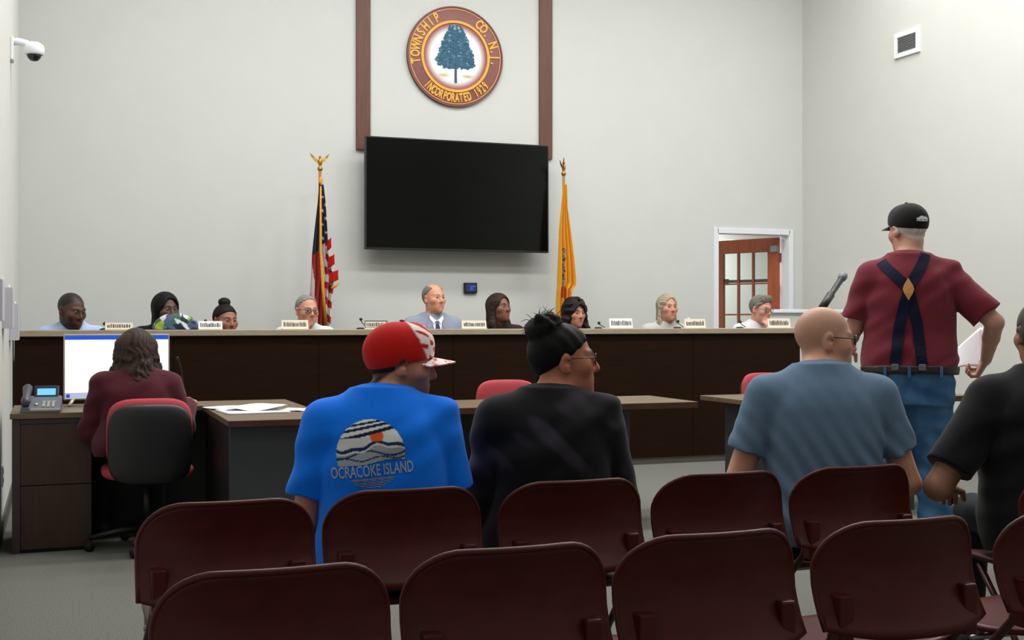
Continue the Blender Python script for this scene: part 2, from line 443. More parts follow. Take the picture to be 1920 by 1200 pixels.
def hand(F, wr, d, nrm, curl, side, s=1.0, k=0.010):
    """palm, four unequal fingers bent at the knuckles and a thumb off the palm's side; nrm points out of the back of the hand"""
    d = unit(d); nrm = unit(np.asarray(nrm, float) - d * (np.asarray(nrm, float) @ d)); sd = np.cross(d, nrm) * side
    wr = np.asarray(wr, float)
    for i, (o, ln) in enumerate(((-0.030, 0.062), (-0.010, 0.074), (0.010, 0.076), (0.029, 0.070))):
        kn = wr + (d * (0.088 - 0.004 * abs(i - 1.6)) + sd * o) * s
        F.rc(wr + sd * o * 0.55 * s, kn, 0.0155 * s, 0.0125 * s, k)
        p = kn; dd = d.copy(); a = 0.0
        for fr, seg_r in ((0.44, 0.0092), (0.31, 0.0084), (0.25, 0.0076)):
            a += curl
            dd = d * math.cos(a) - nrm * math.sin(a)
            q = p + dd * ln * fr * s
            F.rc(p, q, seg_r * 1.06 * s, seg_r * s, 0.004)
            p = q
    b = wr + (d * 0.022 + sd * 0.026) * s
    t1 = b + (d * 0.030 + sd * 0.026 - nrm * 0.012) * s; t2 = t1 + (d * 0.026 + sd * 0.004 - nrm * 0.016 * (1 + curl)) * s
    F.rc(wr + (d * 0.02 + sd * 0.012) * s, t1, 0.016 * s, 0.0115 * s, k); F.rc(t1, t2, 0.0105 * s, 0.0088 * s, 0.004)

MALE = [(-0.1, 0.165, 0.125, 0.0), (0.0, 0.178, 0.135, 0.0), (0.14, 0.178, 0.138, 0.008), (0.34, 0.165, 0.125, 0.012), (0.58, 0.178, 0.125, 0.004),
        (0.74, 0.176, 0.120, 0.0), (0.84, 0.148, 0.102, -0.004), (0.94, 0.092, 0.076, -0.006), (1.02, 0.066, 0.062, -0.002)]
FEM = [(-0.1, 0.165, 0.120, 0.0), (0.0, 0.185, 0.135, 0.0), (0.14, 0.180, 0.130, 0.005), (0.36, 0.145, 0.110, 0.010), (0.60, 0.155, 0.120, 0.012),
       (0.74, 0.155, 0.105, 0.004), (0.84, 0.128, 0.088, -0.004), (0.94, 0.080, 0.066, -0.006), (1.02, 0.056, 0.054, -0.002)]

def grow(prof, g=1.0, belly=0.0, dg=None):
    out = []
    for t, a, b, s in prof:
        k = 1 if t < 0.9 else 0.4
        bl = belly * math.exp(-((t - 0.25) / 0.22) ** 2)
        out.append((t, a * (1 + (g - 1) * k) + bl * 0.6, b * (1 + ((dg or g) - 1) * k) + bl * 0.5, s + bl * 0.5))
    return out

def person(label, loc, yaw, prof=MALE, L=0.57, lean=6, side_lean=0, shw=0.185, skin=(190, 140, 115), head=None, hs=1.0, hyaw=0, hpitch=0, hroll=0,
           hoff=(0, 0, 0), arms=None, sleeve=0.5, shirt=(120, 120, 130), shirt_fn=None, slack=0.012, fold=None, pants=None, pants_fn=None,
           stand=False, res=0.006, hres=None, lips=None, brow=None, stub=None, shave=None, hair=None, hair_col=(30, 24, 20), hair_col2=None,
           glasses=None, legs=True, face=None, collar=0.0, eyes=True, armr=1.0, root_z=None, trap=0.0, curl=(0.5, 0.5), hand_n=None, feet=None, knees=None):
    """builds one figure in its own frame (x right, y forward, z up; origin at the seat, or at the hip when standing)"""
    root = empty('person', loc, yaw, label, 'person')
    up = unit((math.sin(R(side_lean)), math.sin(R(lean)), math.cos(R(lean)))); side = unit(np.cross((0, 1, 0), up) * 1.0) if False else unit(np.array((1, 0, 0)) - up * up[0])
    B = np.array((0, -0.02, 0.06)) if not stand else np.array((0, 0, 0.0))
    N = B + up * L
    fw = np.cross(up, side)
    H = N + np.array((0, 0.030, 0.125 * hs)) + np.asarray(hoff, float)
    hd = Head(H, rotm(hyaw, hpitch, hroll), hs, face)
    S = {sx: B + up * (L * 0.815) + side * (sx * shw) - fw * 0.004 for sx in (-1, 1)}
    A = {}
    arms = arms or {}
    for sx in (-1, 1):
        dflt = ((sx * (shw + 0.06), S[sx][1] + 0.08, S[sx][2] - 0.27), (sx * 0.10, S[sx][1] + 0.30, S[sx][2] - 0.36))
        A[sx] = tuple(np.asarray(p, float) for p in arms.get(sx, dflt)[:2])
    zmin = -0.02 if not stand else -0.10
    pts = [N, H, B] + [p for sx in (-1, 1) for p in (S[sx], *A[sx])]
    lo = np.min(pts, 0) - 0.26; hi = np.max(pts, 0) + 0.26; lo[2] = max(lo[2], zmin)
    hi[2] = max(hi[2], H[2] + 0.16)
    # --- the body: torso, neck, head, arms and hands in one surface
    F = Field(lo, hi, res)
    F.loft(B, up, side, L, prof, infl=-0.012, k=0.02, t0=0.0, t1=1.0)
    for sx in (-1, 1):
        F.rc(N - up * 0.03, S[sx], 0.045, 0.05, 0.04)
    F.rc(N - up * 0.05, hd.w((0, -0.026, -0.055)), 0.062, 0.054 * hs, 0.03)
    F.rc(N - up * 0.03 + fw * 0.01, hd.w((0, 0.005, -0.075)), 0.050, 0.046 * hs, 0.03)
    for sx in (-1, 1):
        E, W_ = A[sx]
        F.rc(S[sx], E, 0.052 * armr, 0.042 * armr, 0.02); F.rc(E, E * 0.6 + W_ * 0.4, 0.041 * armr, 0.039 * armr, 0.012)
        F.rc(E * 0.6 + W_ * 0.4, W_, 0.038 * armr, 0.026 * armr, 0.012)
        hn = (hand_n or {}).get(sx, (0, 0, 1)); hdr = arms.get(sx, (0, 0))[2] if len(arms.get(sx, (0, 0))) > 2 else W_ - E
        hand(F, W_, hdr, hn, curl[0 if sx < 0 else 1], sx * -1, 1.0 * armr)
    hd.build(F)
    me, V, Q = F.mesh('body')
    skin_paint(me, V, hd, skin, lips, brow, stub, shave)
    body = link('body', me, M['skin'], root)
    # --- shirt
    sp = Field(lo, hi, res)
    sprof = prof
    sp.loft(B, up, side, L, sprof, infl=slack, k=0.02, t0=-0.06 if not stand else 0.03, t1=1.0 + collar)
    for sx in (-1, 1):
        sp.rc(N - up * 0.035, S[sx] + up * 0.004, 0.048 + slack * 0.6, 0.052 + slack + trap, 0.05)
        E, W_ = A[sx]; r1 = 0.056 * armr + slack
        if sleeve >= 1:
            sp.rc(S[sx], S[sx] + (E - S[sx]) * 0.25, r1, r1, 0.03); sp.rc(S[sx], E, r1, 0.047 * armr + slack, 0.010)
            wend = E + (W_ - E) * min(1.0, sleeve - 1 + 1e-3) if sleeve < 2 else W_
            sp.rc(E, wend, 0.046 * armr + slack, 0.032 * armr + slack * 0.8, 0.012, flat=True)
        else:
            se = S[sx] + (E - S[sx]) * sleeve
            sp.rc(S[sx], S[sx] + (E - S[sx]) * sleeve * 0.3, r1, r1, 0.03)
            sp.rc(S[sx], se, r1, 0.053 * armr + slack * 1.3, 0.010, flat=True)
    # neck opening
    sp.rc(N - up * 0.022 + fw * 0.008, N + up * 0.16 + fw * 0.03, 0.060, 0.066, 0.010, 's')
    if fold is not None: sp.wrinkle(fold)
    mes, Vs, Qs = sp.mesh('shirt')
    cs = np.repeat(np.array(lin(shirt))[None], len(Vs), 0)
    if shirt_fn is not None: cs = shirt_fn(Vs, cs)
    paint(mes, cs)
    so = link('shirt', mes, M['cloth'], root)
    ctx = dict(root=root, head=hd, N=N, S=S, A=A, B=B, up=up, side=side, fw=fw, shirt=so, shirt_bvh=BVHTree.FromPolygons(Vs.tolist(), Qs.tolist()), L=L)
    # --- trousers and shoes
    if legs:
        if stand:
            T = Field((-0.30, -0.30, -1.02), (0.30, 0.30, 0.14), 0.008)
            T.loft(B - up * 0.10, up, side, 0.24, [(-0.2, 0.185, 0.135, -0.015), (0.3, 0.195, 0.146, -0.016), (1.2, prof[1][1] + 0.002, prof[1][2] + 0.002, 0.0)], k=0.03, t0=-0.2, t1=0.52)
            kn = knees or {}
            for sx in (-1, 1):
                K = np.array(kn.get(sx, (sx * 0.11, 0.02, -0.46))); Fo = np.array((feet or {}).get(sx, (sx * 0.125, -0.01, -0.90)))
                T.rc((sx * 0.092, -0.015, -0.06), K, 0.116, 0.090, 0.03); T.rc(K, Fo, 0.088, 0.076, 0.02, flat=True)
            T.wrinkle(lambda x, y, z: 0.006 * np.sin(30 * z + 16 * np.abs(x) + 3 * np.sin(9 * x + 5 * y)) * np.clip(-z * 2, 0.3, 1) + 0.003 * np.sin(70 * z + 30 * x))
            mt, Vt, Qt = T.mesh('trousers')
        else:
            T = Field((-0.30, -0.24, -0.47), (0.30, 0.66, 0.26), 0.010)
            T.ell((0, -0.02, 0.10), (prof[1][1] + 0.005, 0.15, 0.105), 0.03)
            for sx in (-1, 1):
                K = np.array((knees or {}).get(sx, (sx * 0.14, 0.43, 0.085))); Fo = np.array((feet or {}).get(sx, (sx * 0.15, 0.44, -0.36)))
                T.rc((sx * 0.09, 0.02, 0.085), K, 0.085, 0.066, 0.04); T.rc(K, Fo, 0.064, 0.052, 0.02, flat=True)
            T.half((0, 0, 0.001), (0, 0, 0)) if False else None
            mt, Vt, Qt = T.mesh('trousers')
        if pants_fn is not None: paint(mt, pants_fn(Vt))
        to = link('trousers', mt, pants or M['dark_trousers'], root); ctx['trousers'] = to
        ctx['trouser_bvh'] = BVHTree.FromPolygons(Vt.tolist(), Qt.tolist())
        for sx in (-1, 1):
            Fo = np.array((feet or {}).get(sx, (sx * 0.15, 0.44, -0.36) if not stand else (sx * 0.125, -0.01, -0.90)))
            z0 = -loc[2]
            G = Field(Fo + (-0.08, -0.12, -0.16), Fo + (0.08, 0.26, 0.06), 0.009)
            az = z0 + 0.045
            G.rc((Fo[0], Fo[1] - 0.03, az), (Fo[0] + sx * 0.015, Fo[1] + 0.16, az - 0.012), 0.046, 0.038, 0.01)
            G.rc((Fo[0], Fo[1], az), (Fo[0], Fo[1], az + 0.07), 0.045, 0.042, 0.02)
            G.half((0, 0, z0 + 0.003), (0, 0, -1))
            mg, _, _ = G.mesh('shoe'); link('shoe', mg, M['blackm'], root)
    # --- eyes
    if eyes:
        for sx in (-1, 1):
            bm = bmesh.new()
            bmesh.ops.create_uvsphere(bm, u_segments=12, v_segments=8, radius=0.0112 * hs)
            c = hd.w((sx * 0.031, 0.0785, 0.008)); fwd = hd.R @ np.array((0, 1, 0))
            for v in bm.verts: v.co += Vector(c)
            mm = bpy.data.meshes.new('eye'); bm.to_mesh(mm); bm.free()
            vv = np.array([v.co for v in mm.vertices]); a = ((vv - c) @ fwd) / (0.0112 * hs)
            colr = np.where(a[:, None] > 0.70, np.array(lin((34, 24, 18)))[None], np.array(lin((158, 146, 138)))[None])
            paint(mm, colr); link('eye', mm, M['eye'], root, True)
    # --- hair
    if hair is not None:
        hh = hres or min(res, 0.005)
        rr = 0.24 * hs
        hlo = H - rr; hhi = H + rr
        if hair.get('long'): hlo[2] -= hair['long']; hlo[1] -= 0.05; hhi[1] += 0.03
        hlo[:2] -= 0.02; hhi[:2] += 0.02
        G = Field(hlo, hhi, hh)
        hair['f'](G, hd)
        mh, Vh, Qh = G.mesh('hair')
        c1, c2 = np.array(lin(hair_col)), np.array(lin(hair_col2 or tuple(min(255, int(v * 1.25) + 4) for v in hair_col)))
        p = hd.loc(Vh); st = 0.5 + 0.5 * np.sin(p[:, 0] * 260 + 4 * np.sin(p[:, 2] * 40) + p[:, 1] * 150)
        cc = c1 + (c2 - c1) * st[:, None]
        if hair.get('paint'): cc = hair['paint'](p, cc)
        paint(mh, cc); link('hair', mh, M['hairm'], root); ctx['hair_bvh'] = BVHTree.FromPolygons(Vh.tolist(), Qh.tolist())
    if glasses: make_glasses(root, hd, **glasses)
    return ctx

def make_glasses(root, hd, frame=(40, 34, 30), r=0.0016, w=0.0235, hgt=0.0185, dy=0.0, top_only=False):
    g = empty('glasses'); g.parent = root
    m = mat('glasses_frame', frame, 0.35)
    bm = bmesh.new(); W = lambda p: Vector(hd.w(p))
    for sx in (-1, 1):
        n = 24; ring = []
        for k in range(n + 1):
            a = 2 * math.pi * k / n
            c, s_ = math.cos(a), math.sin(a)
            rr = (abs(c) ** 3 + abs(s_) ** 3) ** (-1 / 3)
            ring.append(W((sx * 0.032 + w * c * rr * 0.95, 0.104 - 0.010 * ((sx * c + 1) / 2) ** 2 + dy, 0.006 + hgt * s_ * rr * 0.95)))
        if top_only: ring = ring[0:n // 2 + 1]
        add_tube(bm, ring, r * hd.s, 6)
        add_tube(bm, [W((sx * 0.056, 0.094 + dy, 0.012)), W((sx * 0.079, 0.045, 0.012)), W((sx * 0.083, -0.004, 0.012)), W((sx * 0.081, -0.022, 0.002))], r * 1.15 * hd.s, 6)
    add_tube(bm, [W((-0.010, 0.105 + dy, 0.010)), W((0, 0.108 + dy, 0.012)), W((0.010, 0.105 + dy, 0.010))], r * hd.s, 6)
    obj('glasses_rim', bm, m, g, True)
    for sx in (-1, 1):
        bm = bmesh.new(); vs_ = []
        for k in range(20):
            a = 2 * math.pi * k / 20; c, s_ = math.cos(a), math.sin(a); rr = (abs(c) ** 3 + abs(s_) ** 3) ** (-1 / 3)
            vs_.append(bm.verts.new(W((sx * 0.032 + w * c * rr * 0.93, 0.104 - 0.010 * ((sx * c + 1) / 2) ** 2 + dy, 0.006 + hgt * s_ * rr * 0.93))))
        bm.faces.new(vs_); obj('lens', bm, M['lens'], g)

# hair cuts: each grows a shell off the skull, then cuts the face free
def hair_short(g=0.010, front=0.0, nape=0.0, slope=0.82, bald=None, quiff=0.0):
    def f(G, hd):
        hd.cranium(G, g)
        if quiff: G.rc(hd.w((-0.03, 0.05, 0.105)), hd.w((0.035, 0.045, 0.105)), 0.03 * hd.s, 0.028 * hd.s, 0.03)
        n = hd.R @ np.array((0, slope, -1.0)); G.half(hd.w((0, 0.09 - front, 0.07)), n, 0.006)
        G.half(hd.w((0, 0, -0.058 + nape)), hd.R @ np.array((0, 0, -1.0)), 0.006)
        for sx in (-1, 1): G.ell(hd.w((sx * 0.086, -0.008, 0.0)), np.array((0.022, 0.024, 0.036)) * hd.s, 0.004, 's', hd.R)
        if bald: G.ell(hd.w(bald[0]), np.array(bald[1]) * hd.s, 0.008, 's', hd.R)
    return dict(f=f)

def hair_long(g=0.016, ln=0.2, spread=0.085, vol=0.036, face=(0.066, 0.090, 0.112), wave=0.0, part=0.0, back=True, fc=(0, 0.100, -0.022), sides=(1, 1)):
    def f(G, hd):
        s = hd.s
        hd.cranium(G, g)
        for sx in (-1, 1):
            v_ = vol * sides[0 if sx < 0 else 1]
            G.rc(hd.w((sx * 0.062, -0.01, 0.04)), hd.w((sx * spread, -0.005, -ln * 0.5)), v_ * s, v_ * s, 0.03)
            G.rc(hd.w((sx * spread, -0.005, -ln * 0.5)), hd.w((sx * (spread + 0.004), 0.03, -ln)), v_ * s, v_ * 0.6 * s, 0.03)
        if back:
            G.rc(hd.w((0, -0.055, 0.03)), hd.w((0, -0.085, -ln * 0.6)), 0.072 * s, 0.066 * s, 0.03)
            G.rc(hd.w((0, -0.085, -ln * 0.6)), hd.w((0, -0.09, -ln * 0.95)), 0.066 * s, 0.05 * s, 0.03)
        G.ell(hd.w(fc), np.array(face) * s, 0.010, 's', hd.R)
        G.rc(hd.w((part, 0.09, 0.10)), hd.w((part, -0.03, 0.150)), 0.006 * s, 0.002 * s, 0.012, 's')
        if wave:
            G.wrinkle(lambda x, y, z: wave * np.sin(85 * z + 40 * x + 2 * np.sin(60 * x + 30 * y)) + wave * 0.6 * np.sin(150 * x + 110 * y + 40 * z))
        else:
            G.wrinkle(lambda x, y, z: 0.0012 * np.sin(240 * x + 200 * y + 6 * np.sin(25 * z)))
    return dict(f=f, long=max(0.0, ln - 0.14))

def project(pts2, O, ax, ay, dirn, bvh, off, far=0.6):
    """lay flat artwork onto a surface: 2-D points on a plane through O are dropped along dirn"""
    O, ax, ay, dirn = Vector(O), Vector(ax), Vector(ay), Vector(dirn).normalized(); out = []
    for u, v in pts2:
        p = O + ax * u + ay * v
        h, n, i, d = bvh.ray_cast(p - dirn * 0.3, dirn, far)
        out.append((h - dirn * off) if h is not None else None)
    return out

def decal_grid(name, x0, x1, y0, y1, nx, ny, keep, colf, O, ax, ay, dirn, bvh, off, m, parent):
    xs = np.linspace(x0, x1, nx); ys = np.linspace(y0, y1, ny)
    pts = [(x, y) for y in ys for x in xs]; P = project(pts, O, ax, ay, dirn, bvh, off)
    idx = {}; V = []; C = []; Fc = []
    def vid(i):
        if i not in idx:
            idx[i] = len(V); V.append(tuple(P[i])); C.append(colf(*pts[i]))
        return idx[i]
    for j in range(ny - 1):
        for i in range(nx - 1):
            q = (j * nx + i, j * nx + i + 1, (j + 1) * nx + i + 1, (j + 1) * nx + i)
            if all(P[k] is not None for k in q) and keep((xs[i] + xs[i + 1]) / 2, (ys[j] + ys[j + 1]) / 2): Fc.append([vid(k) for k in q])
    me = bpy.data.meshes.new(name); me.from_pydata(V, [], Fc); paint(me, np.array(C)); return link(name, me, m, parent, True)

def text_bm(s, size, bold=0.0, sx=1.0, align='CENTER', ext=0.0):
    cu = bpy.data.curves.new('lettering', 'FONT'); cu.body = s; cu.size = size; cu.align_x = align; cu.align_y = 'CENTER'; cu.offset = bold; cu.extrude = ext
    cu.resolution_u = 3
    o = bpy.data.objects.new('lettering_source', cu); COL.objects.link(o)
    bpy.context.view_layer.update()
    me = bpy.data.meshes.new_from_object(o.evaluated_get(bpy.context.evaluated_depsgraph_get()))
    bpy.data.objects.remove(o); bpy.data.curves.remove(cu)
    bm = bmesh.new(); bm.from_mesh(me); bpy.data.meshes.remove(me)
    for v in bm.verts: v.co.x *= sx
    return bm
# ------------------------------------------------------------------ planning aid: photo column + distance -> room coordinates
CY, SY = math.cos(YAW), math.sin(YAW)
def col_at_y(px, y):
    """x in the room where the sight line of photo column px meets the plane at depth y"""
    u = (px - 960) / FPX; return y * (SY + u * CY) / (CY - u * SY)
def z_at(px, py, y):
    u = (px - 960) / FPX; d = y / (CY - u * SY); return CAM_H + (600 - py) * d / FPX

# ------------------------------------------------------------------ room shell
X0, X1, Y0, Y1 = ROOM['x0'], ROOM['x1'], ROOM['y0'], ROOM['y1']
def shell(name, lo, hi, m): return tag(box(name, lo, hi, m), kind='structure')
shell('floor', (X0 - 0.1, Y0 - 0.1, -0.1), (X1 + 1.5, 14.2, 0), M['carpet'])
shell('ceiling', (X0 - 0.1, Y0 - 0.1, CEIL), (X1 + 0.1, Y1 + 0.15, CEIL + 0.1), M['ceil'])
shell('wall_left', (X0 - 0.1, Y0 - 0.1, 0), (X0, Y1 + 0.15, CEIL), M['wall_side'])
shell('wall_right', (X1, Y0 - 0.1, 0), (X1 + 0.1, Y1 + 0.15, CEIL), M['wall_side'])
shell('wall_front', (X0, Y0 - 0.1, 0), (X1, Y0, CEIL), M['wall_side'])
DX0, DX1, DZ = 6.60, 7.50, 2.18
bm = bmesh.new()
add_box(bm, (X0, Y1, 0), (DX0, Y1 + 0.15, CEIL)); add_box(bm, (DX1, Y1, 0), (X1, Y1 + 0.15, CEIL)); add_box(bm, (DX0, Y1, DZ), (DX1, Y1 + 0.15, CEIL))
tag(obj('wall_back', bm, M['wall']), kind='structure')
# the room beyond the door
bm = bmesh.new()
add_box(bm, (5.6, 13.7, 0), (9.2, 13.8, 2.7)); add_box(bm, (5.5, Y1 + 0.15, 0), (5.6, 13.8, 2.7)); add_box(bm, (9.2, Y1 + 0.15, 0), (9.3, 13.8, 2.7))
tag(obj('wall_hall', bm, M['wall']), kind='structure')
shell('ceiling_hall', (5.5, Y1 + 0.15, 2.7), (9.3, 13.8, 2.8), M['ceil'])
# casing: white jambs and head
c = 0.045
bm = bmesh.new()
add_box(bm, (DX0 - c, Y1 - 0.018, 0), (DX0 + 0.012, Y1 + 0.17, DZ + c), 0.003)
add_box(bm, (DX1 - 0.012, Y1 - 0.018, 0), (DX1 + c, Y1 + 0.17, DZ + c), 0.003)
add_box(bm, (DX0, Y1 - 0.018, DZ - 0.012), (DX1, Y1 + 0.17, DZ + c), 0.003)
tag(obj('trim_1', bm, M['white_paint']), kind='structure')
# brown boards either side of the seal
for k, (a, b) in enumerate(((col_at_y(667, Y1), col_at_y(693.5, Y1)), (col_at_y(1010, Y1), col_at_y(1034, Y1)))):
    tag(box('trim_%d' % (k + 2), (a, Y1 - 0.03, 2.865), (b, Y1, CEIL), M['brown_board'], bevel=0.004), kind='structure')
# low partition beside the door, capped in white
bm = bmesh.new(); add_box(bm, (6.58, 10.36, 0), (X1, 10.44, 1.31))
tag(obj('wall_partition', bm, M['wall']), kind='structure')
tag(box('trim_4', (6.55, 10.33, 1.31), (X1, 10.47, 1.345), M['white_paint'], bevel=0.006), kind='structure')
shell('floor_platform', (X0, 9.45, 0), (6.25, Y1, 0.20), M['carpet'])
tag(box('baseboard_left', (X0, Y0, 0), (X0 + 0.012, 9.37, 0.10), M['rubber']), kind='structure')
tag(box('baseboard_right', (X1 - 0.012, Y0, 0), (X1, 10.36, 0.10), M['rubber']), kind='structure')

# the cherry door, open into the room beyond
hx, hy = 7.462, Y1 + 0.14
d1 = empty('door_1', (hx, hy, 0), R(180 - 65), kind='structure')
W_, T_, H_ = 0.86, 0.045, 2.15
def dbox(name, x0, x1, z0, z1, m, y0=-0.0225, y1=0.0225, bev=0.003): return box(name, (x0, y0, z0), (x1, y1, z1), m, d1, bev)
st, tr = 0.135, 0.155
dbox('stile', 0.004, st, 0.01, H_, M['door_wood']); dbox('stile', W_ - st, W_, 0.01, H_, M['door_wood'])
dbox('top_rail', st, W_ - st, H_ - tr, H_, M['door_wood']); dbox('bottom_rail', st, W_ - st, 0.01, 0.26, M['door_wood'])
gw = (W_ - 2 * st); rows = 5; gz0, gz1 = 0.26, H_ - tr; rh = (gz1 - gz0) / rows
for k in (1, 2): dbox('muntin', st + gw * k / 3 - 0.011, st + gw * k / 3 + 0.011, gz0, gz1, M['door_wood'], -0.016, 0.016, 0)
for k in range(1, rows): dbox('muntin', st, W_ - st, gz0 + rh * k - 0.009, gz0 + rh * k + 0.009, M['door_wood'], -0.015, 0.015, 0)
for i in range(3):
    for j in range(rows):
        dbox('pane', st + gw * i / 3, st + gw * (i + 1) / 3, gz0 + rh * j, gz0 + rh * (j + 1), M['glass'], -0.003, 0.003, 0)
dbox('closer_arm', 0.0, 0.07, H_ - 0.16, H_ - 0.09, M['steel'], 0.0225, 0.065, 0.003)
dbox('push_bar', 0.10, W_ - 0.10, 1.665, 1.70, M['black'], -0.085, -0.05, 0.006)
for x in (0.12, W_ - 0.16): dbox('push_bar_bracket', x, x + 0.04, 1.655, 1.71, M['black'], -0.06, -0.02, 0.002)
for z in (0.25, 1.1, 1.93): box('hinge', (-0.02, -0.032, z - 0.05), (0.022, -0.018, z + 0.05), M['steel'], d1, 0.002)

# ------------------------------------------------------------------ dais
DY, DZT = 9.37, 1.166
dais = empty('dais_counter', (0, DY, 0), 0, 'long curved-free dark walnut council dais with a taupe top, across the whole room', 'counter')
dais['label'] = 'long dark walnut council dais with a taupe top, running from the left wall'
dx0, dx1 = X0 + 0.012, 6.28
n = 6
for i in range(n):
    a = dx0 + (dx1 - dx0) * i / n; b = dx0 + (dx1 - dx0) * (i + 1) / n
    box('front_panel', (a + 0.0015, 0, 0.06), (b - 0.0015, 0.03, DZT - 0.045), M['dais'], dais, 0.002)
box('toe_base', (dx0, 0.012, 0), (dx1, 0.032, 0.06), M['rubber'], dais)
box('countertop', (dx0, -0.035, DZT - 0.045), (dx1 + 0.03, 0.30, DZT), M['dais_top'], dais, 0.004)
box('end_panel', (dx1 - 0.03, 0.03, 0.06), (dx1, 0.85, DZT - 0.045), M['dais'], dais, 0.002)
box('worktop', (dx0, 0.085, 0.93), (dx1 - 0.03, 0.62, 0.96), M['desk'], dais, 0.003)
for x in (0.9, 2.3, 3.7, 5.1): box('support_panel', (x, 0.09, 0.20), (x + 0.03, 0.58, 0.93), M['dais'], dais)

# ------------------------------------------------------------------ things on the back wall
tvx0, tvx1, tvy = col_at_y(685, 11.17), col_at_y(1028.5, 11.17), 11.17
tv = empty('television', ((tvx0 + tvx1) / 2, tvy, 1.905), 0, 'large black flat television switched off, mounted on the wall below the round seal', 'television')
tw, th = (tvx1 - tvx0) / 2, 1.065
box('casing', (-tw, 0.004, 0), (tw, 0.055, th), M['black'], tv, 0.004)
box('bezel', (-tw, -0.004, 0), (tw, 0.006, th), M['black'], tv, 0.003)
box('screen', (-tw + 0.012, -0.006, 0.02), (tw - 0.012, 0.0, th - 0.012), M['screen_off'], tv)
box('wall_mount', (-0.35, 0.055, 0.30), (0.35, Y1 - tvy - 0.002, 0.75), M['blackm'], tv, 0.004)

# township seal
SX, SZ, SR = 3.66, 3.825, 0.492
seal = empty('round_seal', (SX, Y1, SZ), 0, 'round maroon and gold seal with a blue tree, hung between the brown boards', 'emblem')
MX = Matrix.Rotation(R(90), 4, 'X')
def disc_ring(name, r0, r1, y0, y1, m, seg=96):
    bm = bmesh.new(); V = []
    for k in range(seg):
        a = 2 * math.pi * k / seg; c_, s_ = math.cos(a), math.sin(a)
        V.append([bm.verts.new((r * c_, y, r * s_)) for r, y in ((r0, y1), (r0, y0), (r1, y0), (r1, y1))])
    for k in range(seg):
        A_, B_ = V[k], V[(k + 1) % seg]
        for i in range(4): bm.faces.new((A_[i], A_[(i + 1) % 4], B_[(i + 1) % 4], B_[i]))
    return obj(name, bm, m, seal)
M['seal_maroon'] = mat('seal_maroon', (134, 84, 78), 0.5, var=0.08, scale=20)
M['seal_gold'] = mat('seal_gold', (226, 168, 54), 0.45, var=0.08, scale=25)
M['seal_edge'] = mat('seal_edge', (112, 66, 46), 0.5)
M['seal_tan'] = mat('seal_tan', (198, 140, 92), 0.5)
lathe('backing_disc', [(0, 0), (SR, 0), (SR, 0.026), (SR - 0.006, 0.03), (0, 0.03)], M['seal_maroon'], seal, 96, MX)
disc_ring('outer_rim', SR * 0.975, SR, -0.036, 0.0, M['seal_edge'])
disc_ring('thin_gold_ring', SR * 0.935, SR * 0.955, -0.034, -0.028, M['seal_tan'])
disc_ring('gold_ring', SR * 0.665, SR * 0.715, -0.040, -0.028, M['seal_gold'])
bm = bmesh.new(); nr, na = 26, 72
for j in range(nr + 1):
    for k in range(na):
        r = SR * 0.668 * j / nr; a = 2 * math.pi * k / na; bm.verts.new((r * math.cos(a), -0.0315, r * math.sin(a)))
bm.verts.ensure_lookup_table()
for j in range(nr):
    for k in range(na):
        q = [bm.verts[j * na + k], bm.verts[j * na + (k + 1) % na], bm.verts[(j + 1) * na + (k + 1) % na], bm.verts[(j + 1) * na + k]]
        if j > 0: bm.faces.new(q)
        else: bm.faces.new(q[1:])if False else bm.faces.new((q[0], q[2], q[3]))
me = bpy.data.meshes.new('picture_field'); bm.to_mesh(me); bm.free()
V = np.array([v.co for v in me.vertices]); r = np.hypot(V[:, 0], V[:, 2]) / SR
wht, mar = np.array(lin((236, 246, 250))), np.array(lin((158, 92, 86)))
a = sm(r, 0.47, 0.655)
C = wht + (mar - wht) * a[:, None]
gr = np.exp(-(((np.abs(V[:, 0] / SR) - 0.25) / 0.11) ** 2 + ((V[:, 2] / SR + 0.385) / 0.03) ** 2))
C = C + (np.array(lin((206, 172, 96))) - C) * np.clip(gr * 1.3, 0, 0.95)[:, None]
paint(me, C); link('picture_field', me, M['print'], seal)
# the tree: a trunk and one crown of many leaf masses in slightly different blues
crown = [(0.62, 0.10), (0.45, 0.19), (0.25, 0.28), (0.05, 0.345), (-0.08, 0.40), (-0.16, 0.385), (-0.22, 0.29), (-0.235, 0.14)]
tz = np.array([c_[0] for c_ in crown])[::-1]; tr_ = np.array([c_[1] for c_ in crown])[::-1]
bm = bmesh.new(); cols = []
rr_ = random.Random(3)
for i in range(900):
    z = rr_.uniform(-0.225, 0.60); hw = float(np.interp(z, tz, tr_)); x = rr_.uniform(-1, 1) * hw * (1.0 if rr_.random() < 0.6 else 0.9)
    s_ = rr_.uniform(0.022, 0.048); nn = rr_.choice((5, 6, 7)); a0 = rr_.random() * 6
    y = -0.033 - 0.00001 * i
    vs_ = [bm.verts.new(((x + s_ * rr_.uniform(0.6, 1.15) * math.cos(a0 + 6.283 * k / nn)) * SR, y, (z + s_ * rr_.uniform(0.5, 1.1) * math.sin(a0 + 6.283 * k / nn)) * SR)) for k in range(nn)]
    bm.faces.new(vs_); t = rr_.random()
    base = (62, 100, 124) if t < 0.80 else ((84, 118, 146) if t < 0.965 else (138, 168, 190))
    cols += [lin(base)] * nn
me = bpy.data.meshes.new('tree_crown'); bm.to_mesh(me); bm.free(); paint(me, np.array(cols)); link('tree_crown', me, M['print'], seal)
bm = bmesh.new(); add_box(bm, (-0.011, -0.0345, -0.53 * SR), (0.011, -0.0315, -0.10 * SR)); 
for v in bm.verts:
    if v.co.z < -0.3 * SR: v.co.x *= 1.25
obj('tree_trunk', bm, mat('trunk_blue', (52, 76, 92), 0.6), seal)
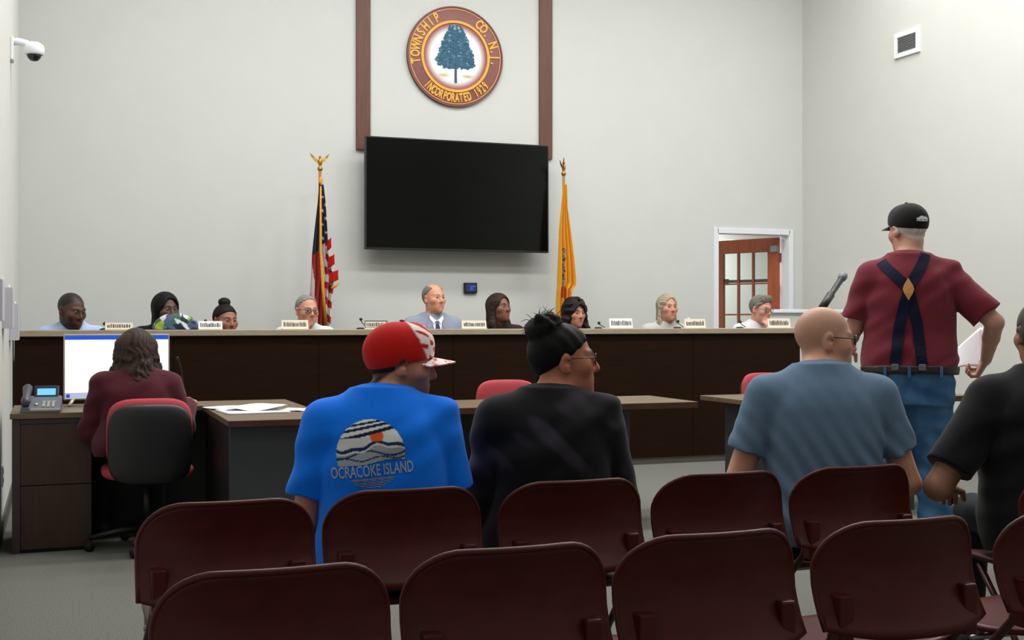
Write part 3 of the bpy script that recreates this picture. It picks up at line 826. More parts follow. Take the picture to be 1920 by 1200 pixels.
# letters round the ring
def ring_text(s, a_mid, rad, size, up, step, sx_):
    n_ = len(s); out = bmesh.new(); tmp = bpy.data.meshes.new('t')
    for i, ch in enumerate(s):
        if ch == ' ': continue
        off = (i - (n_ - 1) / 2) * step; a = a_mid + (-off if up else off)
        b = text_bm(ch, size, 0.0045, sx_, ext=0.003)
        rot = (a - math.pi / 2) if up else (a + math.pi / 2)
        T = Matrix.Translation((rad * math.cos(a), -0.034, rad * math.sin(a))) @ Matrix.Rotation(-rot, 4, 'Y') @ MX
        b.transform(T); b.to_mesh(tmp); out.from_mesh(tmp); b.free()
    bpy.data.meshes.remove(tmp)
    return out
lt = ring_text('TOWNSHIP', R(154), SR * 0.83, 0.128, True, R(10.2), 0.66)
l2 = ring_text('CO. N.J.', R(24), SR * 0.83, 0.128, True, R(8.6), 0.70)
l3 = ring_text('INCORPORATED 1929', R(-88), SR * 0.83, 0.118, False, R(5.9), 0.50)
for nm, b in (('lettering_upper', lt), ('lettering_side', l2), ('lettering_lower', l3)): obj(nm, b, M['seal_gold'], seal)

# wall tablet
tb = empty('wall_tablet', (col_at_y(881, Y1), Y1, z_at(881, 550, Y1)), 0, 'small black wall tablet with a blue display, below the television', 'control panel')
box('casing', (-0.068, -0.03, 0), (0.068, 0, 0.105), M['black'], tb, 0.006)
box('display', (-0.05, -0.0325, 0.02), (0.056, -0.0295, 0.09), emit('blue_display', (14, 40, 96), 0.9), tb)
box('display_icon', (-0.008, -0.0335, 0.03), (0.022, -0.0323, 0.075), emit('blue_icon', (30, 80, 190), 1.0), tb)
box('display_line', (0.014, -0.0335, 0.066), (0.05, -0.0323, 0.071), emit('green_line', (110, 150, 150), 0.8), tb)

# air grille on the right wall
vent = empty('air_vent', (X1, 9.63, 3.83), 0, 'square grey air grille in a white frame, high on the right wall', 'vent')
for lo, hi in (((-0.022, -0.185, -0.045), (0, 0.185, 0.0)), ((-0.022, -0.185, 0.15), (0, 0.185, 0.195)), ((-0.022, -0.185, 0), (0, -0.135, 0.15)), ((-0.022, 0.135, 0), (0, 0.185, 0.15))):
    box('frame', lo, hi, M['white_paint'], vent, 0.003)
M['grille'] = mat('grille_grey', (120, 120, 122), 0.6)
box('grille_back', (-0.006, -0.135, 0), (-0.001, 0.135, 0.15), M['grille'], vent)
for k in range(9): box('slat', (-0.017, -0.135, 0.005 + k * 0.0165), (-0.008, 0.135, 0.011 + k * 0.0165), M['grille'], vent)

# dome camera on the left wall
cy_ = 9.0
cz = z_at(55, 97, cy_)
sc = empty('security_camera', (X0, cy_, cz), 0, 'white dome security camera on a bracket, high on the left wall', 'camera')
box('wall_plate', (0, -0.07, -0.075), (0.02, 0.07, 0.085), M['white_paint'], sc, 0.006)
bm = bmesh.new(); add_tube(bm, [(0.015, 0, 0.06), (0.05, 0, 0.065), (0.10, 0, 0.055), (0.14, 0, 0.035)], 0.024, 12); obj('arm', bm, M['white_paint'], sc, True)
lathe('housing', [(0, 0.058), (0.035, 0.056), (0.062, 0.038), (0.068, 0.01), (0.066, -0.022), (0.06, -0.03), (0, -0.03)], M['white_paint'], sc, 24, Matrix.Translation((0.15, 0, 0.01)))
lathe('dome', [(0, -0.075), (0.025, -0.069), (0.043, -0.05), (0.05, -0.028), (0, -0.028)], mat('smoked_dome', (22, 20, 18), 0.12), sc, 24, Matrix.Translation((0.15, 0, 0.01)))

# brochure holders on the left wall
M['acrylic'] = mat('pale_plastic', (196, 195, 204), 0.35, var=0.03)
for i, (y, zt, zb, lab) in enumerate(((6.35, 1.455, 1.235, 'pale plastic leaflet holder on the left wall, cut by the picture edge'),
                                 (7.75, 1.455, 1.19, 'pale plastic leaflet holder on the left wall, middle one of three'),
                                 (8.85, 1.375, 1.105, 'pale plastic leaflet holder on the left wall, beside the end of the dais'))):
    h = empty('leaflet_holder', (X0, y, zb), 0, lab, 'leaflet holder', 'leaflet holders on the left wall')
    H2 = zt - zb
    box('back_plate', (0, -0.13, 0), (0.008, 0.13, H2), M['acrylic'], h, 0.002)
    box('pocket_front', (0.052, -0.13, 0), (0.058, 0.13, H2 * 0.9), M['acrylic'], h, 0.002)
    for yy in (-0.13, 0.124): box('pocket_side', (0.008, yy, 0), (0.052, yy + 0.006, H2 * 0.9), M['acrylic'], h)
    box('pocket_floor', (0.008, -0.124, 0), (0.052, 0.124, 0.006), M['acrylic'], h)
    box('leaflets', (0.014, -0.11, 0.008), (0.036, 0.11, H2 * 0.97), M['paper'], h)
# socket
so_ = empty('wall_socket', (X0, 7.6, 0.28), 0, 'white double power socket low on the left wall', 'socket')
box('plate', (0, -0.04, 0), (0.008, 0.04, 0.12), M['white_paint'], so_, 0.003)
for z in (0.022, 0.074): box('socket_face', (0.007, -0.018, z), (0.0105, 0.018, z + 0.026), M['ink'], so_, 0.001)

# ------------------------------------------------------------------ flags
def eagle(parent, z, turn):
    e = empty('finial', (0, 0, z), turn); e.parent = parent
    bm = bmesh.new()
    add_lathe(bm, [(0.008, -0.03), (0.018, -0.02), (0.026, -0.005), (0.018, 0.012), (0.010, 0.018), (0.014, 0.03), (0.02, 0.05), (0.016, 0.078), (0.010, 0.088), (0.013, 0.098), (0.010, 0.11), (0, 0.115)], 16)
    add_tube(bm, [(0, -0.008, 0.102), (0, -0.02, 0.098)], [0.006, 0.001], 8)
    obj('eagle_body', bm, M['gold'], e, True)
    for s in (-1, 1):
        bm = bmesh.new()
        P = [(s * 0.010, 0.0, 0.066), (s * 0.045, 0.010, 0.10), (s * 0.088, 0.014, 0.140), (s * 0.072, 0.012, 0.098), (s * 0.045, 0.008, 0.068), (s * 0.012, 0, 0.042)]
        f = [bm.verts.new(p) for p in P]; b = [bm.verts.new((p[0], p[1] + 0.008, p[2])) for p in P]
        bm.faces.new(f); bm.faces.new(b[::-1])
        for k in range(6): bm.faces.new((f[k], f[(k + 1) % 6], b[(k + 1) % 6], b[k]))
        obj('wing', bm, M['gold'], e)

def flag(label, px, y, z_tip, z_top, spans, colf, turn, pole_tilt=0.0, cords=None, nplait=5.0, seed=0):
    x = col_at_y(px, y)
    root = empty('flag', (x, y, 0.20), 0, label, 'flag', 'flags on poles')
    lathe('base', [(0, 0), (0.15, 0), (0.155, 0.02), (0.12, 0.05), (0.03, 0.07), (0.022, 0.16), (0, 0.16)], M['gold'], root, 32)
    tube('pole', [(0, 0, 0.02), (0, 0, z_tip - 0.115 - 0.2)], 0.0135, mat('oak_pole', (150, 112, 66), 0.45), root, 12)
    eagle(root, z_tip - 0.2 - 0.115, turn)
    # spans: (z, left, right) the cloth's reach either side of the pole, hung in soft plaits
    ns, nt = 90, 170
    zs = np.array([s[0] for s in spans])[::-1]; ls = np.array([s[1] for s in spans])[::-1]; rs = np.array([s[2] for s in spans])[::-1]
    V = []; C = []
    z_bot = zs[0]
    for j in range(nt):
        t = j / (nt - 1); z = z_top + (z_bot - z_top) * t
        l, r_ = float(np.interp(z, zs, ls)), float(np.interp(z, zs, rs))
        for i in range(ns):
            s = i / (ns - 1)
            dep = min(0.075, 0.012 + 0.10 * t)
            yy = -0.022 - dep * (0.5 + 0.5 * math.cos(2 * math.pi * nplait * s + seed + 1.3 * t + 0.6 * math.sin(5 * t)))
            xx = l + (r_ - l) * (s + 0.030 * math.sin(4 * math.pi * nplait * s + seed) * t)
            V.append((xx, yy, z - 0.2 - 0.03 * math.sin(2.2 * math.pi * s + seed) * t)); C.append(colf(s, t, xx, z))
    Fq = np.array([(j * ns + i, j * ns + i + 1, (j + 1) * ns + i + 1, (j + 1) * ns + i) for j in range(nt - 1) for i in range(ns - 1)])
    me = np_mesh('cloth', np.array(V), Fq); paint(me, np.array(C)); link('cloth', me, M['cloth'], root)
    return root
NAVY, RED, WHT, GOLD, BUFF = (lin(c_) for c_ in ((26, 28, 58), (176, 26, 24), (226, 218, 214), (222, 158, 44), (226, 160, 38)))
fy = 10.95
kx = lambda px: (col_at_y(px, fy) - col_at_y(600, fy))
zz = lambda py: z_at(600, py, fy)
def usa(s, t, x, z):
    px = 600 + x / (kx(640) / 40.0); py = 600 - (z - CAM_H) / ((z_at(600, 500, fy) - CAM_H) / 100.0)
    edge = 476 - 30 * max(0, min(1, (px - 588) / 30))
    if py < edge:
        q = (math.floor(px / 6.0) + math.floor(py / 13.0)) % 2
        cx, cy2 = (math.floor(px / 6.0) + 0.5) * 6.0, (math.floor(py / 13.0) + 0.5) * 13.0
        if px > 598 and q == 0 and abs(px - cx) < 1.9 and abs(py - cy2) < 2.4: return WHT
        return NAVY
    if px < 607:                                  # long stripes hanging straight down
        b = px - (py - 476) * 0.085
        if b < 573.5: return RED if py > 515 else WHT
        if b < 582.5: return WHT
        if b < 599: return RED
        return WHT
    k = math.floor((py - 446 + (px - 607) * -0.35) / 14.0)     # the fly end, stripes lying across
    return RED if k % 2 == 0 else WHT
us = flag('American flag with gold fringe draped on a pole, left of the television', 600, fy, zz(292), zz(344),
          [(zz(344), kx(597), kx(605)), (zz(380), kx(594), kx(609)), (zz(430), kx(588), kx(612)), (zz(475), kx(583), kx(614)), (zz(520), kx(580), kx(624)), (zz(560), kx(577), kx(619)), (zz(610), kx(576), kx(616)), (zz(650), kx(576), kx(616))], usa, 0, seed=0.6)
lathe('gold_bow', [(0, 0.06), (0.012, 0.055), (0.022, 0.03), (0.018, 0.0), (0.012, -0.03), (0.02, -0.06), (0.01, -0.075), (0, -0.075)], M['gold_cloth'], us, 12, Matrix.Translation((0.005, -0.012, zz(344) - 0.2)))
tube('gold_cord', [(0.0, -0.03, zz(350) - .2), (kx(597), -0.10, zz(400) - .2), (kx(596), -0.125, zz(470) - .2), (kx(600), -0.128, zz(540) - .2), (kx(606), -0.128, zz(610) - .2)], [0.008, 0.010, 0.012, 0.014, 0.014], M['gold_cloth'], us, 8)
tube('fringe', [(kx(617), -0.10, zz(541) - .2), (kx(624), -0.10, zz(537) - .2), (kx(630), -0.10, zz(530) - .2)], 0.012, M['gold_cloth'], us, 8)
bm = bmesh.new()
for k in range(3):   # the fly end's loose plaits at the right edge
    pass
bm.free()
def fly_end(py0, px0, px1, parent, m, nm='fly_fold'):
    bm = bmesh.new(); n_ = 8; rows_ = []
    for j in range(n_ + 1):
        t = j / n_; rows_.append([bm.verts.new((kx(px0 + (px1 - px0) * i / 6), -0.105 + 0.02 * math.sin(i * 1.4 + t), zz(py0 + 19 * t + i * -1.2) - 0.2)) for i in range(7)])
    for j in range(n_):
        for i in range(6): bm.faces.new((rows_[j][i], rows_[j][i + 1], rows_[j + 1][i + 1], rows_[j + 1][i]))
    g = bm.normal_update(); bmesh.ops.solidify(bm, geom=bm.faces[:], thickness=0.004)
    return obj(nm, bm, m, parent, True)
M['flag_red'] = mat('flag_red', (176, 26, 24), 0.85, var=0.05, spec=0.15)
for py0, a_, b_ in ((453, 609, 617), (484, 611, 623), (513, 613, 630)): fly_end(py0, a_, b_, us, M['flag_red'])
fy2 = 10.95
kx2 = lambda px: (col_at_y(px, fy2) - col_at_y(1057, fy2))
zz2 = lambda py: z_at(1057, py, fy2)
def buff(s, t, x, z):
    px = 1057 + x / (kx2(1097) / 40.0); py = 600 - (z - CAM_H) / ((z_at(1057, 500, fy2) - CAM_H) / 100.0)
    e = 1052 - 0.02 * (py - 470)
    if 468 < py < 540 and abs(px - e) < 3.2:
        k = math.sin(py * 0.6) + math.sin(py * 0.27 + px)
        return lin((120, 124, 132)) if k > 0.3 else (lin((60, 56, 50)) if k < -0.8 else BUFF)
    if 540 < py < 562 and abs(px - e - 1) < 5: return lin((190, 78, 34))
    return BUFF
st_ = flag('plain buff yellow flag with a small crest draped on a pole, right of the television', 1057, fy2, zz2(303), zz2(346),
           [(zz2(346), kx2(1054), kx2(1061)), (zz2(390), kx2(1050), kx2(1062)), (zz2(430), kx2(1046), kx2(1068)), (zz2(480), kx2(1044), kx2(1074)), (zz2(520), kx2(1042), kx2(1077)), (zz2(532), kx2(1042), kx2(1076)), (zz2(542), kx2(1041), kx2(1068)), (zz2(600), kx2(1038), kx2(1064)), (zz2(640), kx2(1037), kx2(1063))], buff, R(80), nplait=4.0, seed=2.1)

# ------------------------------------------------------------------ clerk's desk, phone, monitor
DT = 0.745
desk = empty('clerk_desk', (0.55, 7.0, 0), 0, 'walnut desk with a charcoal end panel and papers on it, in front of the dais', 'desk')
desk['label'] = 'walnut desk with a charcoal end panel, carrying the bright monitor and papers'
rel = lambda lo, hi: ((lo[0] - 0.55, lo[1] - 7.0, lo[2]), (hi[0] - 0.55, hi[1] - 7.0, hi[2]))
def dk(name, lo, hi, m, bev=0.003): a_, b_ = rel(lo, hi); return box(name, a_, b_, m, desk, bev)
dk('desktop', (-0.235, 7.22, DT - 0.03), (1.335, 7.62, DT), M['desk'])
dk('desktop_wing', (-0.235, 6.93, DT - 0.03), (0.19, 7.2185, DT), M['desk'])
dk('desktop_return', (0.785, 6.08, DT - 0.03), (1.335, 7.2185, DT), M['desk'])
dk('desktop_edge', (0.785, 6.072, DT - 0.032), (1.335, 6.0795, DT - 0.001), M['desk_edge'], 0.001)
dk('end_panel', (0.80, 6.13, 0.0), (1.32, 6.16, DT - 0.03), M['grey_panel'])
dk('modesty_panel', (-0.2, 7.52, 0.0), (1.3, 7.545, DT - 0.03), M['black_panel'])
dk('side_panel', (0.80, 6.16, 0.0), (0.825, 7.2, DT - 0.03), M['black_panel'])
fc = empty('file_cabinet', (-0.02, 6.95, 0), 0, 'dark walnut two-drawer file cabinet under the desk, against the left wall', 'cabinet')
box('carcass', (-0.205, 0.022, 0), (0.195, 0.56, DT - 0.032), M['black_panel'], fc, 0.002)
M['edge_dark'] = mat('dark_edge', (58, 46, 42), 0.45)
box('side_edge', (-0.205, 0.0, 0), (-0.165, 0.022, DT - 0.032), M['edge_dark'], fc, 0.001)
box('drawer', (-0.163, 0.0, 0.36), (0.193, 0.022, DT - 0.06), M['desk_side'], fc, 0.002)
box('drawer', (-0.163, 0.0, 0.02), (0.193, 0.022, 0.355), M['desk_side'], fc, 0.002)
box('top_rail', (-0.163, 0.002, DT - 0.058), (0.193, 0.022, DT - 0.033), M['edge_dark'], fc, 0.001)

ph = empty('desk_phone', (-0.085, 7.02, DT), R(-4), 'grey desk telephone with a glowing blue display, at the left wall', 'telephone')
bm = bmesh.new()
P = [(-0.095, -0.09, 0), (0.105, -0.09, 0), (0.105, 0.09, 0), (-0.095, 0.09, 0), (-0.095, -0.09, 0.018), (0.105, -0.09, 0.018), (0.105, 0.075, 0.085), (-0.095, 0.075, 0.085)]
vv = [bm.verts.new(p) for p in P]
for q in ((0, 1, 2, 3), (4, 5, 6, 7), (0, 1, 5, 4), (1, 2, 6, 5), (2, 3, 7, 6), (3, 0, 4, 7)): bm.faces.new([vv[i] for i in q])
bmesh.ops.bevel(bm, geom=bm.edges[:], offset=0.004, segments=2, affect='EDGES')
obj('base', bm, M['phone'], ph)
box('front_lip', (-0.045, -0.094, 0.012), (0.106, -0.082, 0.024), M['silver'], ph, 0.002)
PM = Matrix.Translation((0, -0.09, 0.018)) @ Matrix.Rotation(math.atan2(0.067, 0.165), 4, 'X')
for i in range(3):
    for j in range(4): box('key', (0.012 + i * 0.024, 0.03 + j * 0.018, 0.0), (0.026 + i * 0.024, 0.042 + j * 0.018, 0.006), M['silver'], ph, 0.001, PM)
lathe('nav_key', [(0, 0.008), (0.009, 0.007), (0.011, 0), (0, 0)], M['silver'], ph, 16, PM @ Matrix.Translation((-0.018, 0.06, 0)))
DM = Matrix.Translation((0.025, 0.055, 0.075)) @ Matrix.Rotation(R(62), 4, 'X')
box('display_housing', (-0.062, -0.005, -0.018), (0.062, 0.072, 0.0), mat('blue_black_plastic', (14, 22, 60), 0.35), ph, 0.004, DM)
box('display', (-0.047, 0.014, 0.0), (0.047, 0.052, 0.002), emit('cyan_display', (120, 214, 255), 1.0), ph, 0, DM)
bm = bmesh.new(); add_tube(bm, [(-0.068, -0.085, 0.045), (-0.068, -0.06, 0.062), (-0.069, 0.0, 0.088), (-0.069, 0.06, 0.125), (-0.069, 0.085, 0.128)], [0.020, 0.026, 0.02, 0.026, 0.02], 12)
obj('handset', bm, mat('handset_grey', (60, 64, 68), 0.4), ph, True)
box('cradle', (-0.092, -0.075, 0.02), (-0.046, 0.075, 0.055), M['phone'], ph, 0.006, Matrix.Rotation(R(18), 4, 'X'))

my = 7.42
mx0, mx1 = col_at_y(119, my), col_at_y(318, my); mz0, mz1 = z_at(219, 748.5, my), z_at(219, 626.5, my)
mon = empty('computer_monitor', ((mx0 + mx1) / 2, my, DT), 0, 'computer monitor showing a bright white page, in front of the clerk', 'monitor')
mw = (mx1 - mx0) / 2; a0, a1 = mz0 - DT, mz1 - DT
box('casing', (-mw, 0.0, a0), (mw, 0.035, a1), M['silver'], mon, 0.004)
sw = mw - 0.008; s0, s1 = a0 + 0.008, a1 - 0.008
box('page', (-sw, -0.002, s0 + 0.034), (sw, 0.0005, s1 - 0.024), emit('white_page', (255, 255, 255), 1.15), mon)
box('title_bar', (-sw, -0.002, s1 - 0.024), (sw, 0.0005, s1), emit('blue_bar', (18, 84, 206), 1.0), mon)
box('task_bar', (-sw, -0.002, s0), (sw, 0.0005, s0 + 0.034), emit('pale_bar', (186, 194, 222), 0.95), mon)
box('start_icon', (-sw + 0.006, -0.003, s0 + 0.006), (-sw + 0.026, -0.0015, s0 + 0.026), emit('blue_start', (24, 84, 190), 0.9), mon)
for s in (-1, 1):
    bm = bmesh.new(); add_tube(bm, [(s * (mw - 0.055), 0.012, a0 + 0.02), (s * (mw - 0.10), -0.005, 0.006)] if False else [(s * (mw - 0.06), 0.012, a0 + 0.015), (s * (mw - 0.03), -0.06, 0.006)], 0.009, 8)
    add_tube(bm, [(s * (mw - 0.06), 0.012, a0 + 0.015), (s * (mw - 0.035), 0.10, 0.006)], 0.009, 8)
    obj('stand_leg', bm, M['silver'], mon, True)

# papers on the clerk's desk: a loose heap of several sheets
def sheet(name, w_, h_, loc, rz, label, m, curl=0.0, th=0.0012, wav=0.0, group=None, cat='paper', pitch=0.0, n_=12):
    bm = bmesh.new(); g = []
    for j in range(n_ + 1):
        for i in range(n_ + 1):
            u, v = i / n_ - 0.5, j / n_ - 0.5
            z = curl * (4 * u * u) + wav * math.sin(5 * u + 3 * v) * 0.5 + wav * 0.5
            g.append(bm.verts.new((u * w_, v * h_, z)))
    for j in range(n_):
        for i in range(n_): bm.faces.new((g[j * (n_ + 1) + i], g[j * (n_ + 1) + i + 1], g[(j + 1) * (n_ + 1) + i + 1], g[(j + 1) * (n_ + 1) + i]))
    bm.normal_update(); bmesh.ops.solidify(bm, geom=bm.faces[:], thickness=-th)
    z0 = min(v.co.z for v in bm.verts); bmesh.ops.translate(bm, verts=bm.verts, vec=(0, 0, -z0))
    o = obj(name, bm, m, None, th < 0.01); o.location = loc; o.rotation_euler = (pitch, 0, rz)
    return tag(o, label, cat, group)
sheet('paper_stack', 0.33, 0.30, (0.985, 6.62, DT), R(6), 'thick white paper stack, middle of the clerk\'s desk heap', M['paper'], 0.0, 0.009, group='papers on the clerk\'s desk')
sheet('paper_sheet', 0.31, 0.26, (1.02, 6.70, DT + 0.0095), R(-14), 'bent white sheet lying on top of the paper stack', M['paper'], 0.006, 0.001, 0.022, group='papers on the clerk\'s desk')
sheet('paper_sheet', 0.28, 0.21, (0.92, 6.96, DT), R(10), 'white sheet lying flat behind the paper stack', M['paper'], 0.002, 0.001, 0.006, group='papers on the clerk\'s desk')
sheet('paper_sheet', 0.13, 0.19, (1.235, 6.66, DT), R(25), 'small white sheet at the right of the paper stack', M['paper'], 0.0, 0.001, 0.008, group='papers on the clerk\'s desk')
sheet('notepad', 0.16, 0.10, (0.66, 7.28, DT), R(8), 'small pale notepad near the clerk\'s right hand', M['cream_paper'], 0, 0.008, cat='notepad')
gm = empty('gooseneck_microphone', (0.70, 7.44, DT), 0, 'thin black gooseneck microphone on the clerk\'s desk', 'microphone')
lathe('base', [(0, 0), (0.05, 0), (0.05, 0.012), (0.03, 0.02), (0, 0.02)], M['black'], gm, 20)
tube('neck', [(0, 0, 0.015), (0.0, 0, 0.12), (-0.012, -0.02, 0.20), (-0.03, -0.05, 0.25)], 0.004, M['black'], gm, 8)
tube('capsule', [(-0.03, -0.05, 0.25), (-0.042, -0.075, 0.275)], [0.008, 0.009], M['blackm'], gm, 10)

# ------------------------------------------------------------------ middle and right tables
t2 = empty('table', (2.75, 6.85, 0), 0, 'walnut table with a charcoal leg panel, behind the woman in black', 'table', )
def tb2(name, lo, hi, m, bev=0.003): return box(name, (lo[0] - 2.75, lo[1] - 6.85, lo[2]), (hi[0] - 2.75, hi[1] - 6.85, hi[2]), m, t2, bev)
tb2('tabletop', (1.92, 6.52, DT - 0.03), (3.64, 7.16, DT), M['desk'])
tb2('tabletop_edge', (1.92, 6.512, DT - 0.036), (3.64, 6.5195, DT - 0.001), M['desk_edge'], 0.001)
tb2('leg_panel', (3.19, 6.62, 0), (3.235, 7.08, DT - 0.03), M['grey_panel'])
tb2('leg_panel', (2.06, 6.62, 0), (2.10, 7.08, DT - 0.03), M['grey_panel'])
tb2('modesty_panel', (2.10, 6.98, 0.02), (3.19, 7.0, DT - 0.03), M['black_panel'])
t3 = empty('table', (4.80, 6.75, 0), 0, 'walnut table in front of the standing man, mostly hidden by him', 'table')
def tb3(name, lo, hi, m, bev=0.003): return box(name, (lo[0] - 4.80, lo[1] - 6.75, lo[2]), (hi[0] - 4.80, hi[1] - 6.75, hi[2]), m, t3, bev)
tb3('tabletop', (3.96, 6.42, DT - 0.03), (5.65, 7.06, DT), M['desk'])
tb3('tabletop_edge', (3.96, 6.412, DT - 0.036), (5.65, 6.4195, DT - 0.001), M['desk_edge'], 0.001)
tb3('leg_panel', (4.10, 6.52, 0), (4.145, 6.98, DT - 0.03), M['grey_panel'])
tb3('leg_panel', (5.20, 6.52, 0), (5.245, 6.98, DT - 0.03), M['grey_panel'])

# microphone on a floor stand by the standing man
ms = empty('microphone_stand', (4.20, 5.98, 0), 0, 'black microphone with a grey mesh head on a floor stand, left of the standing man', 'microphone')
lathe('base', [(0, 0), (0.13, 0), (0.13, 0.015), (0.05, 0.03), (0.02, 0.05), (0, 0.05)], M['blackm'], ms, 28)
tipw = Vector((col_at_y(1582, 6.05) - 4.20, 0.07, z_at(1582, 516, 6.05))); botw = Vector((col_at_y(1549, 5.95) - 4.20, -0.03, z_at(1549, 566, 5.95)))
dr = (tipw - botw).normalized()
tube('pole', [(0, 0, 0.03), (0, 0, 1.10), tuple(botw - dr * 0.07)], 0.011, M['black'], ms, 10)
tube('clip', [tuple(botw - dr * 0.06), tuple(botw + dr * 0.07)], [0.022, 0.024], M['black'], ms, 14)
tube('handle', [tuple(botw - dr * 0.05), tuple(botw + dr * 0.02), tuple(tipw - dr * 0.045)], [0.012, 0.0155, 0.019], M['black'], ms, 16)
M['mesh_grey'] = mat('microphone_mesh', (112, 116, 124), 0.4, metal=0.6, var=0.3, scale=300, bump=0.5)
tube('mesh_head', [tuple(tipw - dr * 0.048), tuple(tipw - dr * 0.03), tuple(tipw - dr * 0.014), tuple(tipw + dr * 0.004), tuple(tipw + dr * 0.014), tuple(tipw + dr * 0.018)], [0.019, 0.025, 0.027, 0.023, 0.013, 0.004], M['mesh_grey'], ms, 18)

# ------------------------------------------------------------------ folding chairs
def back_shape(nx=26, nz=14):
    """curved moulded back with round shoulders; rear and front skins plus a rolled rim"""
    hw, zt, zb, rc_ = 0.230, 0.760, 0.492, 0.115
    def top(x):
        a_ = abs(x) - (hw - rc_)
        return zt - (rc_ - math.sqrt(max(0, rc_ ** 2 - max(0, a_) ** 2))) - 0.006 * (x / hw) ** 2 * 0
    def bot(x): return zb + 0.02 * (abs(x) / hw) ** 3
    def yof(x, z): return np.interp(z, [0.49, 0.54, 0.60, 0.66, 0.72, 0.77], [-0.296, -0.262, -0.234, -0.228, -0.240, -0.262]) + 0.050 * (x / hw) ** 2
    bm = bmesh.new(); L = []
    xs = [hw * math.sin(math.pi / 2 * (2 * i / nx - 1)) for i in range(nx + 1)]
    for off in (0.0, 0.011):
        g = [[bm.verts.new((x, float(yof(x, z)) + off, z)) for z in [bot(x) + (top(x) - bot(x)) * j / nz for j in range(nz + 1)]] for x in xs]
        L.append(g)
    for q, g in enumerate(L):
        for i in range(nx):
            for j in range(nz):
                f = (g[i][j], g[i + 1][j], g[i + 1][j + 1], g[i][j + 1])
                try: bm.faces.new(f if q == 0 else f[::-1])
                except ValueError: pass
    per = [(i, 0) for i in range(nx + 1)] + [(nx, j) for j in range(1, nz + 1)] + [(i, nz) for i in range(nx - 1, -1, -1)] + [(0, j) for j in range(nz - 1, 0, -1)]
    for (a_, b_), (c_, d_) in zip(per, per[1:] + per[:1]):
        bm.faces.new((L[0][a_][b_], L[1][a_][b_], L[1][c_][d_], L[0][c_][d_]))
    rim = [(xs[i], float(yof(xs[i], top(xs[i]))) + 0.0055, top(xs[i]) - 0.001) for i in range(nx + 1)]
    side_l = [(-hw, float(yof(-hw, z)) + 0.0055, z) for z in np.linspace(bot(-hw), top(-hw), 5)]
    add_tube(bm, side_l[:-1] + rim + [(hw, p[1], p[2]) for p in side_l[:-1][::-1]], 0.0075, 8)
    return bm, yof
def make_chair():
    root = empty('folding_chair', (0, 0, 0), 0, 'x', 'chair', 'burgundy folding chairs in rows')
    bm, yof = back_shape()
    obj('backrest', bm, M['chair'], root, True)
    for s in (-1, 1):
        x0, x1 = sorted((s * 0.160, s * 0.200))
        yb = float(yof(0.185, 0.55))
        bm = bmesh.new(); add_box(bm, (x0, yb - 0.016, 0.47), (x1, yb + 0.03, 0.595), 0.006)
        obj('bracket', bm, M['chair'], root)
        bm = bmesh.new(); add_tube(bm, [(s * 0.186, yb + 0.014, 0.58), (s * 0.190, -0.19, 0.48), (s * 0.207, -0.06, 0.33), (s * 0.207, 0.20, 0.012)], 0.0115, 10); obj('front_leg', bm, M['chair_frame'], root, True)
        bm = bmesh.new(); add_tube(bm, [(s * 0.185, 0.10, 0.405), (s * 0.185, -0.05, 0.24), (s * 0.185, -0.24, 0.012)], 0.0115, 10); obj('rear_leg', bm, M['chair_frame'], root, True)
        for nm, (fx, fy_) in (('foot', (s * 0.207, 0.20)), ('foot', (s * 0.185, -0.24))):
            lathe(nm, [(0, 0), (0.014, 0), (0.016, 0.012), (0.014, 0.03), (0, 0.03)], M['blackm'], root, 12, Matrix.Translation((fx, fy_, 0)))
    bm = bmesh.new(); n_ = 14; g = []
    for j in range(n_ + 1):
        for i in range(n_ + 1):
            u, v = 2 * i / n_ - 1, 2 * j / n_ - 1
            k = 1 - 0.12 * max(0, abs(v)) ** 6
            g.append(bm.verts.new((u * 0.20 * k, 0.02 + v * 0.20 * (1 - 0.1 * abs(u) ** 6), 0.430 + 0.010 * (u ** 2) + 0.012 * max(0, -v) ** 2 - 0.02 * max(0, v - 0.6) ** 2)))
    for j in range(n_):
        for i in range(n_): bm.faces.new((g[j * 15 + i], g[j * 15 + i + 1], g[j * 15 + i + 16], g[j * 15 + i + 15]))
    bm.normal_update(); bmesh.ops.solidify(bm, geom=bm.faces[:], thickness=0.016)
    obj('seat', bm, M['chair'], root, True)
    tube('cross_bar', [(-0.185, -0.17, 0.095), (0.185, -0.17, 0.095)], 0.008, M['chair_frame'], root, 8)
    tube('cross_bar', [(-0.207, 0.12, 0.11), (0.207, 0.12, 0.11)], 0.008, M['chair_frame'], root, 8)
    tube('seat_rail', [(-0.207, -0.06, 0.405), (0.207, -0.06, 0.405)], 0.008, M['steel'], root, 8)
    return root
chair0 = make_chair(); first = True
def put_chair(x, y, rz, label):
    global first
    o = chair0 if first else copy_tree(chair0); first = False
    o.location = (x, y, 0); o.rotation_euler = (0, 0, rz); o['label'] = label; return o
YF, YN = 3.32 + 0.235, 2.42 + 0.235
